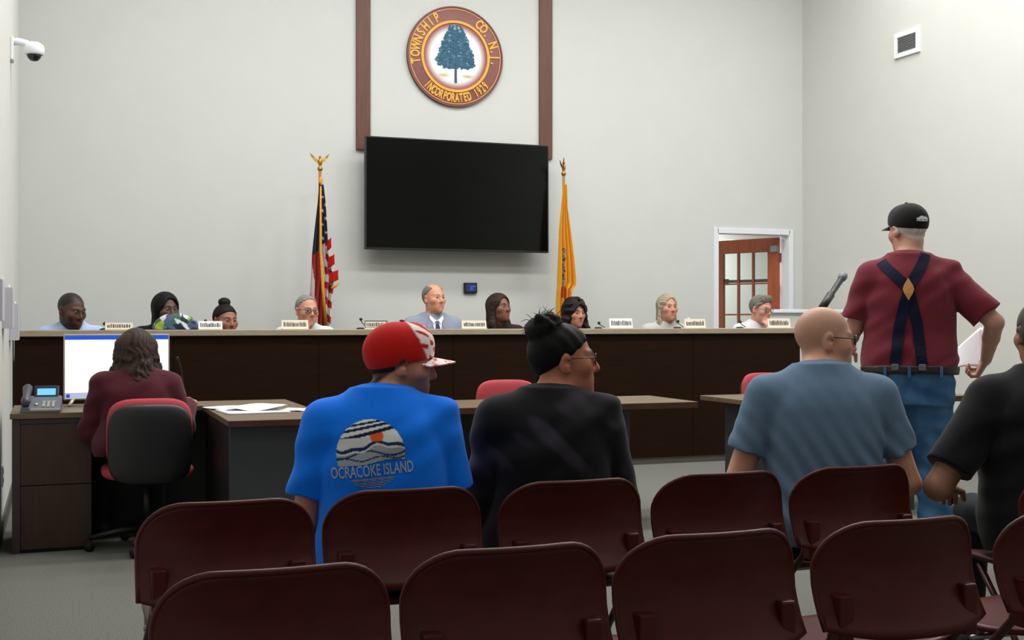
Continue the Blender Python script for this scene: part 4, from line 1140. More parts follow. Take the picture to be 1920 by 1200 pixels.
# centres of the backs as the photo shows them
front = [(426, 'empty burgundy folding chair in the farther row, left end'),
         (768, 'burgundy folding chair holding the man in the blue T-shirt'),
         (1086, 'burgundy folding chair holding the woman in the black hoodie'),
         (1366, 'empty burgundy folding chair between the woman in black and the bald man'),
         (1617, 'burgundy folding chair holding the bald man in grey')]
near = [(512, 'burgundy folding chair of the nearer row, in front of the empty left chair'),
        (961, 'burgundy folding chair of the nearer row, between the blue T-shirt and the woman in black'),
        (1340, 'burgundy folding chair of the nearer row, below the empty chair by the bald man'),
        (1695, 'burgundy folding chair of the nearer row, behind the bald man'),
        (2022, 'burgundy folding chair of the nearer row, cut off by the right picture edge')]
for px, lab in front: put_chair(col_at_y(px, YF - 0.24), YF - (0.06 if px < 500 else 0), 0, lab)
for px, lab in near: put_chair(col_at_y(px, YN - 0.24), YN - (0.07 if px < 600 else 0.025), 0, lab)
XR, YR = 3.13, 3.22
put_chair(XR, YR, R(-6), 'burgundy folding chair under the man in the black T-shirt at the picture edge')

# ------------------------------------------------------------------ office chairs
def cushion_bm(w_, h_, d_, n_=12, bow=0.03, power=4):
    bm = bmesh.new(); bmesh.ops.create_uvsphere(bm, u_segments=32, v_segments=20, radius=1)
    for v in bm.verts:
        x, y, z = v.co; f = lambda t, p: math.copysign(abs(t) ** (2 / p), t)
        v.co = (f(x, power) * w_ / 2, f(y, 2.6) * d_ / 2, f(z, power) * h_ / 2); v.co.y += bow * (2 * v.co.x / w_) ** 2
    return bm
def office_chair(loc, rz, label, zback=0.66, group=None, arms=True):
    root = empty('office_chair', loc, rz, label, 'chair', group)
    bm = cushion_bm(0.44, 0.40, 0.075); bmesh.ops.translate(bm, verts=bm.verts, vec=(0, -0.20, zback)); obj('back_cushion', bm, M['red_fabric'], root, True)
    bm = cushion_bm(0.432, 0.42, 0.06); bmesh.ops.translate(bm, verts=bm.verts, vec=(0, -0.238, zback - 0.040)); obj('back_shell', bm, M['black'], root, True)
    bm = cushion_bm(0.48, 0.46, 0.09, bow=0); bmesh.ops.rotate(bm, verts=bm.verts, matrix=Matrix.Rotation(R(90), 3, 'X')); bmesh.ops.translate(bm, verts=bm.verts, vec=(0, 0.02, 0.425)); obj('seat_cushion', bm, M['red_fabric'], root, True)
    tube('spine', [(0, -0.235, zback), (0, -0.245, 0.50), (0, -0.16, 0.37), (0, 0, 0.36)], 0.02, M['black'], root, 10)
    tube('gas_lift', [(0, 0, 0.10), (0, 0, 0.37)], 0.026, M['black'], root, 12)
    for k in range(5):
        a_ = R(90 + 72 * k + 20); c_, s_ = math.cos(a_), math.sin(a_)
        tube('base_arm', [(0, 0, 0.115), (0.15 * c_, 0.15 * s_, 0.10), (0.30 * c_, 0.30 * s_, 0.072)], [0.026, 0.02, 0.014], M['black'], root, 8)
        bm = bmesh.new(); add_lathe(bm, [(0, -0.022), (0.02, -0.022), (0.027, -0.012), (0.027, 0.012), (0.02, 0.022), (0, 0.022)], 16, Matrix.Translation((0.30 * c_, 0.30 * s_, 0.028)) @ Matrix.Rotation(a_ + 0.6, 4, 'Z') @ MX); obj('caster', bm, M['blackm'], root, True)
    if arms:
        for s in (-1, 1):
            tube('arm_post', [(s * 0.15, 0.0, 0.385), (s * 0.262, -0.01, 0.40), (s * 0.272, 0.0, 0.585)], 0.014, M['black'], root, 8)
            bm = cushion_bm(0.26, 0.035, 0.07, bow=0); bmesh.ops.rotate(bm, verts=bm.verts, matrix=Matrix.Rotation(R(90), 3, 'Z')); bmesh.ops.translate(bm, verts=bm.verts, vec=(s * 0.272, 0.0, 0.60)); obj('armrest', bm, M['black'], root, True)
    return root
CKX, CKY = 0.46, 6.90
oc = office_chair((CKX, CKY, 0), 0, 'red office chair with a black shell, holding the clerk in maroon', 0.625, arms=False)
c2 = copy_tree(oc); c2.location = (col_at_y(975, 7.6), 7.75, 0.02); c2.rotation_euler = (0, 0, R(172)); c2['label'] = 'empty red office chair behind the middle table, beside the woman in black'
c2.location.z = 0.0
c3 = copy_tree(oc); c3.location = (col_at_y(1487, 7.9), 8.1, 0.0); c3.rotation_euler = (0, 0, R(185)); c3['label'] = 'empty red office chair behind the bald man\'s left shoulder'
for o in (oc, c2, c3): o['group'] = 'red office chairs'
# ------------------------------------------------------------------ people
def stripes(freq, amp, ax=(0.5, 0.2, 1.0), warp=8.0):
    return lambda x, y, z: amp * np.sin(freq * (ax[0] * x + ax[1] * y + ax[2] * z) + 1.6 * np.sin(warp * x + 5 * z) + 1.1 * np.sin(warp * 1.3 * y - 7 * z))
def casual(amp=0.004):
    def f(x, y, z):
        # long creases fanning from the arm pits and across the small of the back, fading in and out
        s_ = np.sign(x); u = 0.55 * np.abs(x) + 0.85 * z + 0.25 * y
        m_ = sm(np.sin(11 * x + 6 * z + 1.7) + 0.6 * np.sin(17 * z - 9 * x + 4 * y), -0.1, 1.1)
        m2 = sm(np.sin(8 * x - 13 * z + 0.4), 0.0, 1.0)
        return amp * (1.15 * np.sin(48 * u + 2.2 * np.sin(7 * x + 3 * z) + s_ * 0.8) * m_ + 0.8 * np.sin(74 * (0.8 * z - 0.45 * x) + 2 * np.sin(9 * z)) * m2 + 0.5 * np.sin(19 * x + 3) * np.sin(15 * z + 1))
    return f

def cap(ctx, crown_fn, brim_rgb, under_rgb, tilt=0.0, z_edge=0.038, brim_len=0.075, name='cap'):
    hd = ctx['head']; root = ctx['root']; s = hd.s
    G = Field(hd.c - 0.19, hd.c + 0.19, 0.0035)
    G.ell(hd.w((0, -0.010, 0.040)), np.array((0.090, 0.114, 0.097)) * s, 0, 'u', hd.R)
    G.ell(hd.w((0, 0.035, 0.075)), np.array((0.068, 0.066, 0.062)) * s, 0.02, 'u', hd.R)
    G.half(hd.w((0, 0.09, z_edge)), hd.R @ np.array((0, 0.30, -1.0)), 0.003)
    me, V, Q = G.mesh('cap'); p = hd.loc(V); paint(me, crown_fn(p)); c_ = link('cap', me, M['cloth'], root)
    lathe('cap_button', [(0, 0.006), (0.007, 0.004), (0.009, 0), (0, -0.002)], mat('button_' + root.name, tuple(int(v) for v in under_rgb), 0.8), c_, 12,
          Matrix.Translation(Vector(hd.w((0, -0.006, 0.139)))) @ Matrix(hd.R.tolist()).to_4x4())
    na, nr = 22, 8; V = []; C = []
    for j in range(nr + 1):
        for i in range(na + 1):
            a = R(-62 + 124 * i / na); t = j / nr
            rx, ry = 0.086 + 0.006 * t, 0.094 + brim_len * t * (0.35 + 0.65 * math.cos(a) ** 0.6 if math.cos(a) > 0 else 0.35)
            x, y = rx * math.sin(a), ry * math.cos(a) + 0.008
            z = z_edge + 0.004 - 0.10 * max(0, y - 0.10) - 0.034 * (x / 0.085) ** 2
            V.append(hd.w((x, y, z))); C.append(brim_rgb(x, y))
    Fq = [(j * (na + 1) + i, j * (na + 1) + i + 1, (j + 1) * (na + 1) + i + 1, (j + 1) * (na + 1) + i) for j in range(nr) for i in range(na)]
    n0 = len(V); up = hd.R @ np.array((0, 0, 1.0)) * 0.004
    V2 = [v - up for v in V]; Cu = [lin(under_rgb)] * n0
    Fb = [tuple(n0 + k for k in f[::-1]) for f in Fq]
    per = [i for i in range(na + 1)] + [j * (na + 1) + na for j in range(1, nr + 1)] + [nr * (na + 1) + i for i in range(na - 1, -1, -1)] + [j * (na + 1) for j in range(nr - 1, 0, -1)]
    Fs = [(a, b, n0 + b, n0 + a) for a, b in zip(per, per[1:] + per[:1])]
    me = np_mesh('brim', np.array(V + V2), np.array(Fq + Fb + Fs)); paint(me, np.array(C + Cu)); link('brim', me, M['cloth'], c_)
    ctx['cap_bvh'] = BVHTree.FromPolygons([tuple(v) for v in np.array([v.co for v in c_.data.vertices])], Q.tolist())
    ctx['cap'] = c_
    return c_

# --- man in the blue T-shirt and red cap
bx = col_at_y(719, YF - 0.02)
CA = person('man in a blue T-shirt and red cap, back to us, face turned right',
            (bx, YF - 0.02, 0.437), R(-11), grow(MALE, 1.0, 0.025), L=0.535, lean=11, shw=0.166, skin=(200, 138, 112), hs=0.98,
            hyaw=-84, hpitch=-5, hroll=-2, hoff=(0.060, 0.02, -0.045), armr=1.0,
            arms={-1: ((-0.232, 0.05, 0.20), (-0.15, 0.29, 0.14)), 1: ((0.220, 0.08, 0.22), (0.12, 0.32, 0.15))},
            sleeve=0.76, shirt=(0, 122, 250), slack=0.016, fold=casual(0.0042), pants=M['denim'], res=0.0055, brow=(40, 28, 22),
            stub=((52, 42, 36), 0.75), shave=((26, 20, 18), 0.97), hair=hair_short(0.003, nape=-0.004), hair_col=(26, 20, 18), face=dict(nose=1.03))
def red_front(p):
    red, wht_, pk = np.array(lin((196, 24, 20))), np.array(lin((250, 240, 236))), np.array(lin((236, 120, 104)))
    n_ = np.sin(p[:, 0] * 130 + 3 * np.sin(p[:, 2] * 90)) + np.sin(p[:, 2] * 160 + p[:, 1] * 90 + 2 * np.sin(p[:, 0] * 60))
    f = sm(p[:, 1] + 0.62 * (p[:, 2] - 0.13), 0.004, 0.016)
    C = np.repeat(red[None], len(p), 0)
    inner = np.where((n_ > 0.75)[:, None], red[None] * 1.0, np.where((n_ > 0.35)[:, None], pk[None], wht_[None]))
    return C + (inner - C) * f[:, None]
cap(CA, red_front, lambda x, y: lin((250, 238, 234)) if math.sin(x * 150 + 4 * math.sin(y * 110)) + math.sin(y * 170 + x * 60) < 0.7 else lin((226, 90, 84)), (150, 26, 28), z_edge=0.030)

# the print on the back of the blue T-shirt
O = Vector((-0.055, -0.02, 0.0)); dirn = Vector((0.02, 1, 0)); ca, sa = math.cos(R(5)), math.sin(R(5))
ax = Vector((ca, 0, sa)); ay = Vector((-sa, 0, ca)); O = Vector((-0.046, -0.30, 0.412))
GR, DKB, OR_, WH = (np.array(lin(c_)) for c_ in ((152, 162, 172), (14, 36, 70), (250, 104, 44), (236, 240, 240)))
RP = 0.100
def art(x, y):
    x, y = x / RP, y / RP
    w1 = 0.10 * math.sin(3.4 * x + 0.6) + 0.04 * math.sin(9 * x)
    if y > 0.50:
        if abs(y - 0.16 * x - 0.60) < 0.05 or abs(y - 0.12 * x - 0.78) < 0.04 or abs(y - 0.10 * x - 0.90) < 0.03: return DKB
        if (x - 0.22) ** 2 / 0.038 + (y - 0.50) ** 2 / 0.034 < 1: return OR_
        return WH
    if (x - 0.22) ** 2 / 0.038 + (y - 0.50) ** 2 / 0.034 < 1 and y > 0.36: return OR_
    if y > 0.30 + w1 * 0.6: return WH * 0.92
    if abs(y - 0.22 - w1) < 0.05: return DKB * 1.6
    if y > 0.12 + w1: return WH * 0.8
    if abs(y - 0.02 - 0.09 * math.sin(4.1 * x + 2)) < 0.028 or abs(y + 0.12 - 0.05 * math.sin(6 * x)) < 0.022: return DKB * 2.0
    return GR
decal_grid('shirt_print', -RP, RP, -RP * 0.28, RP, 84, 56, lambda x, y: x * x + y * y < RP * RP and y > -RP * 0.25 + 0.006 * math.sin(30 * x), art, O, ax, ay, dirn, CA['shirt_bvh'], 0.0025, M['print'], CA['shirt'])
decal_grid('shirt_print', -RP * 0.62, RP * 0.62, -RP * 0.96, -RP * 0.66, 60, 24, lambda x, y: (x * x + y * y < RP * RP * 0.95) and (abs(y + RP * 0.70) < 0.0020 or (math.sin(x * 260 + y * 900) > -0.2 and abs(math.sin(y * 520)) > 0.35)), lambda x, y: GR * 0.75, O, ax, ay, dirn, CA['shirt_bvh'], 0.0025, M['print'], CA['shirt'])
decal_grid('shirt_print', -RP * 0.20, RP * 0.26, -RP * 1.20, -RP * 1.08, 30, 10, lambda x, y: math.sin(x * 700) > -0.5, lambda x, y: GR * 0.9, O, ax, ay, dirn, CA['shirt_bvh'], 0.0025, M['print'], CA['shirt'])
tbm = text_bm('OCRACOKE ISLAND', 0.046, 0.0006, 0.57)
bmesh.ops.triangulate(tbm, faces=tbm.faces[:])
tv_ = [(v.co.x, v.co.y - RP * 0.47) for v in tbm.verts]
Pj = project(tv_, O, ax, ay, dirn, CA['shirt_bvh'], 0.003)
for v, p in zip(tbm.verts, Pj):
    if p is not None: v.co = p
me = bpy.data.meshes.new('shirt_lettering'); tbm.to_mesh(me); tbm.free(); paint(me, np.repeat((GR * 1.25)[None], len(me.vertices), 0)); link('shirt_lettering', me, M['print'], CA['shirt'])

# --- woman in the black hoodie
def dye(V, cs):
    n_ = np.sin(V[:, 0] * 21 + 2 * np.sin(V[:, 2] * 17)) + np.sin(V[:, 2] * 24 + 3 * np.sin(V[:, 0] * 13 + V[:, 1] * 9)) + 0.7 * np.sin(V[:, 0] * 55 + V[:, 2] * 61)
    hi = np.array(lin((62, 56, 70))); a_ = sm(n_, 0.3, 2.2) * sm(V[:, 2], 0.15, 0.5) + 0.35 * sm(np.abs(V[:, 0]), 0.2, 0.27) * sm(V[:, 2], 0.2, 0.4)
    return cs + (hi - cs) * np.clip(a_, 0, 1)[:, None] * 0.8
def bun(G, hd):
    s = hd.s
    hd.cranium(G, 0.008)
    n_ = hd.R @ np.array((0, 0.72, -1.0)); G.half(hd.w((0, 0.078, 0.07)), n_, 0.014)
    G.half(hd.w((0, 0, -0.066)), hd.R @ np.array((0, 0, -1.0)), 0.01)
    for sx in (-1, 1): G.ell(hd.w((sx * 0.086, -0.004, -0.006)), np.array((0.022, 0.026, 0.036)) * s, 0.004, 's', hd.R)
    G.ell(hd.w((0, -0.058, 0.104)), np.array((0.060, 0.066, 0.052)) * s, 0.006, 'u', hd.R)
    rb = random.Random(2)
    for _ in range(16):
        a, b = rb.uniform(0, 6.28), rb.uniform(-0.3, 1.2)
        G.ball(hd.w((0.056 * math.cos(a) * math.cos(b), -0.058 + 0.062 * math.sin(a) * math.cos(b), 0.104 + 0.050 * math.sin(b))), rb.uniform(0.010, 0.016) * s, 0.010)
    G.wrinkle(lambda x, y, z: 0.0022 * np.sin(70 * x + 90 * y) * np.sin(80 * z + 40 * x))
wx = col_at_y(1034, YF)
CB = person('woman in a dark tie-dyed hoodie with glasses and a black hair bun, back to us',
            (wx, YF, 0.437), R(-17), grow(FEM, 1.10, 0.02), L=0.52, lean=10, shw=0.158, skin=(184, 118, 92), hs=1.0,
            hyaw=-84, hpitch=2, hoff=(0.052, 0.03, -0.030),
            arms={-1: ((-0.225, 0.04, 0.19), (-0.12, 0.28, 0.15)), 1: ((0.225, 0.08, 0.22), (0.11, 0.31, 0.18))},
            sleeve=2.0, shirt=(15, 16, 20), shirt_fn=dye, slack=0.022, fold=casual(0.005), trap=0.006, res=0.0055, brow=(26, 20, 18), lips=(140, 70, 62),
            hair=dict(f=bun), hair_col=(7, 6, 6), hair_col2=(9, 8, 8), glasses=dict(frame=(70, 52, 40), r=0.0017), face=dict(jaw=0.96, nose=1.03))
# loose hairs round the bun and at the nape
bm = bmesh.new(); rb2 = random.Random(11); hdB = CB['head']
for k in range(60):
    a, b = rb2.uniform(0, 6.28), rb2.uniform(-0.1, 1.4); n_ = np.array((math.cos(a) * math.cos(b), math.sin(a) * math.cos(b), math.sin(b)))
    p0 = np.array((0, -0.058, 0.104)) + n_ * (0.050, 0.058, 0.046); t_ = np.array((rb2.uniform(-1, 1), rb2.uniform(-1, 1), rb2.uniform(-0.6, 0.8)))
    add_tube(bm, [tuple(hdB.w(p)) for p in (p0, p0 + n_ * 0.016 + t_ * 0.010, p0 + n_ * 0.018 + t_ * 0.026)], [0.0016, 0.0012, 0.0005], 4)
for k in range(26):
    x = rb2.uniform(-0.05, 0.05); p0 = np.array((x, -0.088 + abs(x) * 0.4, -0.045))
    add_tube(bm, [tuple(hdB.w(p)) for p in (p0, p0 + (rb2.uniform(-.006, .006), -0.004, -0.016), p0 + (rb2.uniform(-.012, .012), 0.004, -0.036))], [0.0022, 0.0014, 0.0005], 4)
me = bpy.data.meshes.new('loose_hair'); bm.to_mesh(me); bm.free(); paint(me, np.repeat(np.array(lin((9, 8, 8)))[None], len(me.vertices), 0)); tag(link('loose_hair', me, M['hairm'], CB['root'], True), kind='stuff')
# hood lying on the shoulders behind the neck
G = Field(CB['N'] + (-0.17, -0.16, -0.14), CB['N'] + (0.17, 0.16, 0.08), 0.006)
for k in range(9):
    a0, a1 = R(200 + 140 * k / 9), R(200 + 140 * (k + 1) / 9)
    G.rc(CB['N'] + np.array((0.082 * math.cos(a0), 0.068 * math.sin(a0) + 0.01, -0.022 - 0.03 * max(0, -math.sin(a0)))), CB['N'] + np.array((0.082 * math.cos(a1), 0.068 * math.sin(a1) + 0.01, -0.022 - 0.03 * max(0, -math.sin(a1)))), 0.026, 0.026, 0.015)
me, V, Q = G.mesh('hood'); paint(me, dye(V + (0.1, 0, 0), np.repeat(np.array(lin((16, 17, 22)))[None], len(V), 0))); link('hood', me, M['cloth'], CB['shirt'])

# --- bald man in the grey T-shirt
def diag(x, y, z):
    t = 0.75 * x + 0.62 * z; u = -0.62 * x + 0.75 * z
    m_ = sm(0.45 - z, -0.06, 0.15)
    return (0.0065 * np.sin(58 * t + 1.2 * np.sin(6 * u)) * sm(np.sin(9 * u + 2 * t + 1), -0.7, 0.6) + 0.003 * np.sin(120 * t + 2 * np.sin(10 * u))) * (0.15 + 0.85 * m_)
gx = col_at_y(1546, YF)
CC_ = person('bald man in a grey-blue T-shirt and glasses, back to us',
             (gx, YF, 0.437), R(-22), grow(MALE, 1.08, 0.02), L=0.587, lean=8, shw=0.188, skin=(214, 160, 134), hs=0.98,
             hyaw=-86, hpitch=-3, hoff=(0.030, 0.03, -0.033), armr=1.03,
             arms={-1: ((-0.300, 0.03, 0.23), (-0.25, 0.25, 0.16)), 1: ((0.300, 0.04, 0.235), (0.24, 0.26, 0.16))},
             sleeve=0.64, shirt=(98, 123, 148), slack=0.016, fold=diag, res=0.0055, brow=(140, 110, 90), stub=((150, 110, 88), 0.35), shave=((160, 128, 108), 0.35),
             glasses=dict(frame=(64, 52, 34), r=0.0022), face=dict(jaw=1.04))

# --- man in black at the right edge
RX, RYY = XR + 0.04, YR - 0.0
CD = person('man in a black T-shirt with short grey hair at the right picture edge',
            (RX, RYY, 0.437), R(-24), grow(MALE, 1.22, 0.03), L=0.585, lean=9, shw=0.190, skin=(156, 110, 88), hs=1.0,
            hyaw=4, hpitch=-4, hoff=(0, 0.02, -0.01), armr=1.12,
            arms={-1: ((-0.395, -0.02, 0.235), (-0.30, 0.24, 0.20)), 1: ((0.33, 0.08, 0.27), (0.15, 0.32, 0.17))},
            sleeve=0.80, shirt=(15, 17, 19), slack=0.018, fold=casual(0.004), res=0.006, brow=(60, 52, 46),
            hair=hair_short(0.004, 0.0), shave=((70, 66, 63), 0.95), hair_col=(70, 66, 64), hair_col2=(92, 87, 83))

# --- the man standing at the microphone
SXW, SYW, SZW = col_at_y(1706, 4.95), 4.95, 0.965; SYAW = R(-33)
CE = person('standing man in a maroon T-shirt, navy braces, blue jeans and a black cap',
            (SXW, SYW, SZW), SYAW, grow(MALE, 1.11, 0.035), L=0.60, lean=4, shw=0.175, skin=(196, 146, 124), hs=1.0, stand=True,
            hyaw=31, hpitch=-8, hoff=(0.0, 0.02, 0.0), armr=1.06,
            arms={-1: ((-0.262, 0.06, 0.235), (-0.290, 0.27, 0.13)), 1: ((0.392, -0.02, 0.262), (0.385, 0.19, 0.075), (-0.35, 0.5, -0.75))},
            hand_n={1: (0.8, -0.3, 0.2)}, curl=(0.55, 0.95),
            sleeve=0.84, shirt=(112, 38, 50), slack=0.020, fold=casual(0.0045), pants=M['denim'], res=0.0058, brow=(150, 140, 132),
            hair=hair_short(0.003, 0.0, nape=0.0), shave=((206, 198, 190), 0.9), hair_col=(206, 198, 190), hair_col2=(226, 220, 214))
cap(CE, lambda p: np.repeat(np.array(lin((24, 23, 22)))[None], len(p), 0), lambda x, y: lin((24, 23, 22)), (20, 20, 20), z_edge=0.045)
# white mark on the back of the black cap
hd = CE['head']; Oc = hd.w((0, -0.30, 0.033)); axx = hd.R @ np.array((1.0, 0, 0)); ayy = hd.R @ np.array((0, 0, 1.0)); dd = hd.R @ np.array((0, 1.0, 0))
decal_grid('cap_mark', -0.033, 0.033, -0.013, 0.016, 40, 18, lambda x, y: y < 0.015 - 9 * x * x - 0.002 * math.sin(x * 200) and y > -0.012 + 0.10 * abs(x) and not (abs(y + 0.004) < 0.0018 and abs(math.sin(x * 150)) > 0.55),
           lambda x, y: lin((216, 222, 222)), Oc, axx, ayy, dd, CE['cap_bvh'], 0.002, M['print'], CE['cap'])
# braces: two bands crossing under a leather diamond
def ribbon(name, pts, width, m, parent, bvh, off=0.004, th=0.003, n_=26, d=(0, 1, 0)):
    P = [Vector((x, -0.5, z)) for x, z in pts]; Ls = [0]
    for a, b in zip(P, P[1:]): Ls.append(Ls[-1] + (b - a).length)
    rows_ = []
    for k in range(n_ + 1):
        t = Ls[-1] * k / n_; i = min(len(P) - 2, max(j for j in range(len(Ls)) if Ls[j] <= t + 1e-9)); f = (t - Ls[i]) / (Ls[i + 1] - Ls[i])
        c_ = P[i].lerp(P[i + 1], f); tg = (P[i + 1] - P[i]).normalized(); sdv = Vector((tg.z, 0, -tg.x))
        r_ = []
        for w_ in (-0.5, -0.17, 0.17, 0.5):
            q = c_ + sdv * (w_ * width); h, nn, ii, dist = bvh.ray_cast(q, Vector(d), 1.2)
            r_.append(h)
        if all(h is not None for h in r_): rows_.append(r_)
    bm = bmesh.new(); G0 = [[bm.verts.new(h - Vector(d) * (off + th)) for h in r_] for r_ in rows_]; G1 = [[bm.verts.new(h - Vector(d) * (off - 0.003)) for h in r_] for r_ in rows_]
    for i in range(len(rows_) - 1):
        for j in range(3):
            bm.faces.new((G0[i][j], G0[i][j + 1], G0[i + 1][j + 1], G0[i + 1][j])); bm.faces.new((G1[i][j], G1[i + 1][j], G1[i + 1][j + 1], G1[i][j + 1]))
        for j in (0, 3): bm.faces.new((G0[i][j], G0[i + 1][j], G1[i + 1][j], G1[i][j]))
    for i in (0, -1):
        for j in range(3): bm.faces.new((G0[i][j], G0[i][j + 1], G1[i][j + 1], G1[i][j]))
    return obj(name, bm, m, parent)
br = empty('braces'); br.parent = CE['root']
ribbon('strap', [(-0.150, 0.585), (-0.12, 0.535), (-0.020, 0.43), (0.022, 0.25), (0.040, 0.06)], 0.050, M['strap'], br, CE['shirt_bvh'])
ribbon('strap', [(0.070, 0.60), (0.055, 0.56), (-0.020, 0.43), (-0.062, 0.25), (-0.085, 0.06)], 0.050, M['strap'], br, CE['shirt_bvh'], off=0.0075)
bm = bmesh.new(); V_ = [(0.0, 0.055), (0.020, 0.02), (0.026, 0.0), (0.020, -0.02), (0.0, -0.055), (-0.020, -0.02), (-0.026, 0.0), (-0.020, 0.02)]
H_ = [CE['shirt_bvh'].ray_cast(Vector((-0.020 + x, -0.5, 0.425 + z)), Vector((0, 1, 0)), 1.2)[0] for x, z in V_]
f0 = [bm.verts.new(h - Vector((0, 0.016, 0))) for h in H_]; f1 = [bm.verts.new(h - Vector((0, 0.010, 0))) for h in H_]
bm.faces.new(f0); bm.faces.new(f1[::-1])
for k in range(8): bm.faces.new((f0[k], f0[(k + 1) % 8], f1[(k + 1) % 8], f1[k]))
obj('leather_diamond', bm, M['tan_leather'], br)
for x in (0.040, -0.085):
    h = CE['shirt_bvh'].ray_cast(Vector((x, -0.5, 0.055)), Vector((0, 1, 0)), 1.2)[0]
    box('clip', (h.x - 0.016, h.y - 0.020, 0.032), (h.x + 0.016, h.y - 0.006, 0.062), M['steel'], br, 0.002)
# belt with loops
G = Field((-0.3, -0.28, -0.02), (0.3, 0.28, 0.09), 0.006)
G.loft(CE['B'], CE['up'], CE['side'], CE['L'], grow(MALE, 1.11, 0.035), infl=0.027, t0=0.008, t1=0.072)
me, V, Q = G.mesh('belt'); link('belt', me, M['leather'], CE['root'])
bb_ = BVHTree.FromPolygons(V.tolist(), Q.tolist())
for x in (-0.13, -0.02, 0.13):
    h = bb_.ray_cast(Vector((x, -0.5, 0.025)), Vector((0, 1, 0)), 1.2)[0]
    if h: box('belt_loop', (h.x - 0.007, h.y - 0.006, -0.003), (h.x + 0.007, h.y + 0.004, 0.050), M['steel'] if False else M['denim'], CE['root'], 0.001)
# wristwatch on the left wrist
E_, W2 = CE['A'][-1]; dv = unit(W2 - E_); pc = W2 - dv * 0.03
tube('watch_strap', [tuple(pc - dv * 0.009), tuple(pc + dv * 0.009)], [0.037, 0.035], M['steel'], CE['root'], 20)
wm = Matrix.Translation(Vector(pc + unit(np.array((0.2, -0.8, 0.5)) ) * 0.034)); lathe('watch_face', [(0, 0.005), (0.014, 0.005), (0.016, 0), (0, 0)], M['chrome'], CE['root'], 16, wm @ Vector((0.2, -0.8, 0.5)).to_track_quat('Z', 'Y').to_matrix().to_4x4())
# sheets he holds in his right hand
hw = CE['root'].matrix_basis @ Vector(CE['A'][1][1]) if False else Vector((SXW, SYW, SZW)) + Matrix.Rotation(SYAW, 3, 'Z') @ Vector(CE['A'][1][1])
for k, (lab, dz) in enumerate((('white sheet held in the standing man\'s right hand, nearer one', 0.0), ('white sheet held in the standing man\'s right hand, farther one', 0.012))):
    bm = bmesh.new(); n_ = 12; g = []
    for j in range(n_ + 1):
        for i in range(n_ + 1):
            u, v = i / n_, j / n_
            x = -0.175 + 0.165 * u + 0.01 * k; z = -0.035 + 0.205 * v * (0.25 + 0.75 * u) - 0.015 * (1 - u) + 0.012 * math.sin(3 * u) * (1 - v) ; y = 0.045 - 0.055 * u + 0.08 * v + 0.02 * math.sin(3 * u + k) + dz
            g.append(bm.verts.new((x, y, z)))
    for j in range(n_):
        for i in range(n_): bm.faces.new((g[j * 13 + i], g[j * 13 + i + 1], g[j * 13 + i + 14], g[j * 13 + i + 13]))
    bm.normal_update(); bmesh.ops.solidify(bm, geom=bm.faces[:], thickness=0.001)
    o = obj('paper_sheet', bm, M['paper'], None, True); o.location = hw + Matrix.Rotation(SYAW, 3, 'Z') @ Vector((0.0, 0.03, -0.005)); o.rotation_euler = (0, 0, SYAW); tag(o, lab, 'paper', 'papers in the standing man\'s hand')

# --- the clerk
def curls(G, hd):
    s = hd.s
    hd.cranium(G, 0.020)
    for sx in (-1, 1):
        G.rc(hd.w((sx * 0.07, -0.02, 0.04)), hd.w((sx * 0.088, -0.01, -0.10)), 0.045 * s, 0.046 * s, 0.03)
        G.rc(hd.w((sx * 0.088, -0.01, -0.10)), hd.w((sx * 0.085, -0.03, -0.155)), 0.044 * s, 0.034 * s, 0.02)
    G.rc(hd.w((0, -0.055, 0.03)), hd.w((0, -0.085, -0.15)), 0.080 * s, 0.070 * s, 0.03)
    G.ell(hd.w((0, 0.115, -0.02)), np.array((0.062, 0.085, 0.100)) * s, 0.010, 's', hd.R)
    G.wrinkle(lambda x, y, z: (0.007 * np.sin(75 * z + 20 * x + 2 * np.sin(50 * x + 30 * y)) * np.sin(70 * x + 60 * y + 1.5 * np.sin(40 * z)) + 0.003 * np.sin(170 * x + 90 * z) * np.sin(150 * z + 120 * y)) * sm(hd.c[2] + 0.10 - z, 0, 0.14))
CF = person('woman in a maroon top with brown wavy hair, sitting at the bright monitor',
            (0.405, CKY - 0.01, 0.475), R(2), grow(FEM, 1.14, 0.02), L=0.43, lean=7, shw=0.165, skin=(196, 150, 128), hs=1.0,
            hyaw=6, hpitch=-8, hoff=(0, 0.02, -0.03), arms={-1: ((-0.24, 0.06, 0.16), (-0.18, 0.30, 0.27)), 1: ((0.26, 0.10, 0.17), (0.315, 0.33, 0.295), (0.25, 0.9, -0.1))},
            sleeve=1.9, shirt=(72, 22, 32), slack=0.018, fold=casual(0.004), res=0.0075, hres=0.006, curl=(0.25, 0.3),
            hair=dict(f=curls, long=0.06), hair_col=(40, 31, 26), hair_col2=(68, 54, 44))

# --- the nine at the dais
PLAT = 0.20
def member(label, px, top, yb=10.12, lean=4, dx=0.0, seat=0.45, hs=1.05, hair_g=0.012, hoff=(0, 0, 0), prof=MALE, **kw):
    seatz = PLAT + seat
    zt = z_at(px, top, yb - 0.05)
    L = (zt - seatz - 0.06 - 0.125 * hs - (0.120 * hs + hair_g) - hoff[2]) / math.cos(R(lean))
    x = col_at_y(px, yb - 0.05) - dx
    kw.setdefault('res', 0.0085); kw.setdefault('hres', 0.006); kw.setdefault('sleeve', 2.0)
    c_ = person(label, (x, yb, seatz), math.pi + kw.pop('turn', 0.0), prof, L=L, lean=lean, hs=hs, hoff=hoff, **kw)
    ch = copy_tree(oc); ch.location = (x, yb, PLAT); ch.rotation_euler = (0, 0, math.pi); ch['label'] = 'red office chair behind the dais, under the ' + ' '.join(label.split(',')[0].split()[:8]); ch['group'] = 'red office chairs'
    return c_
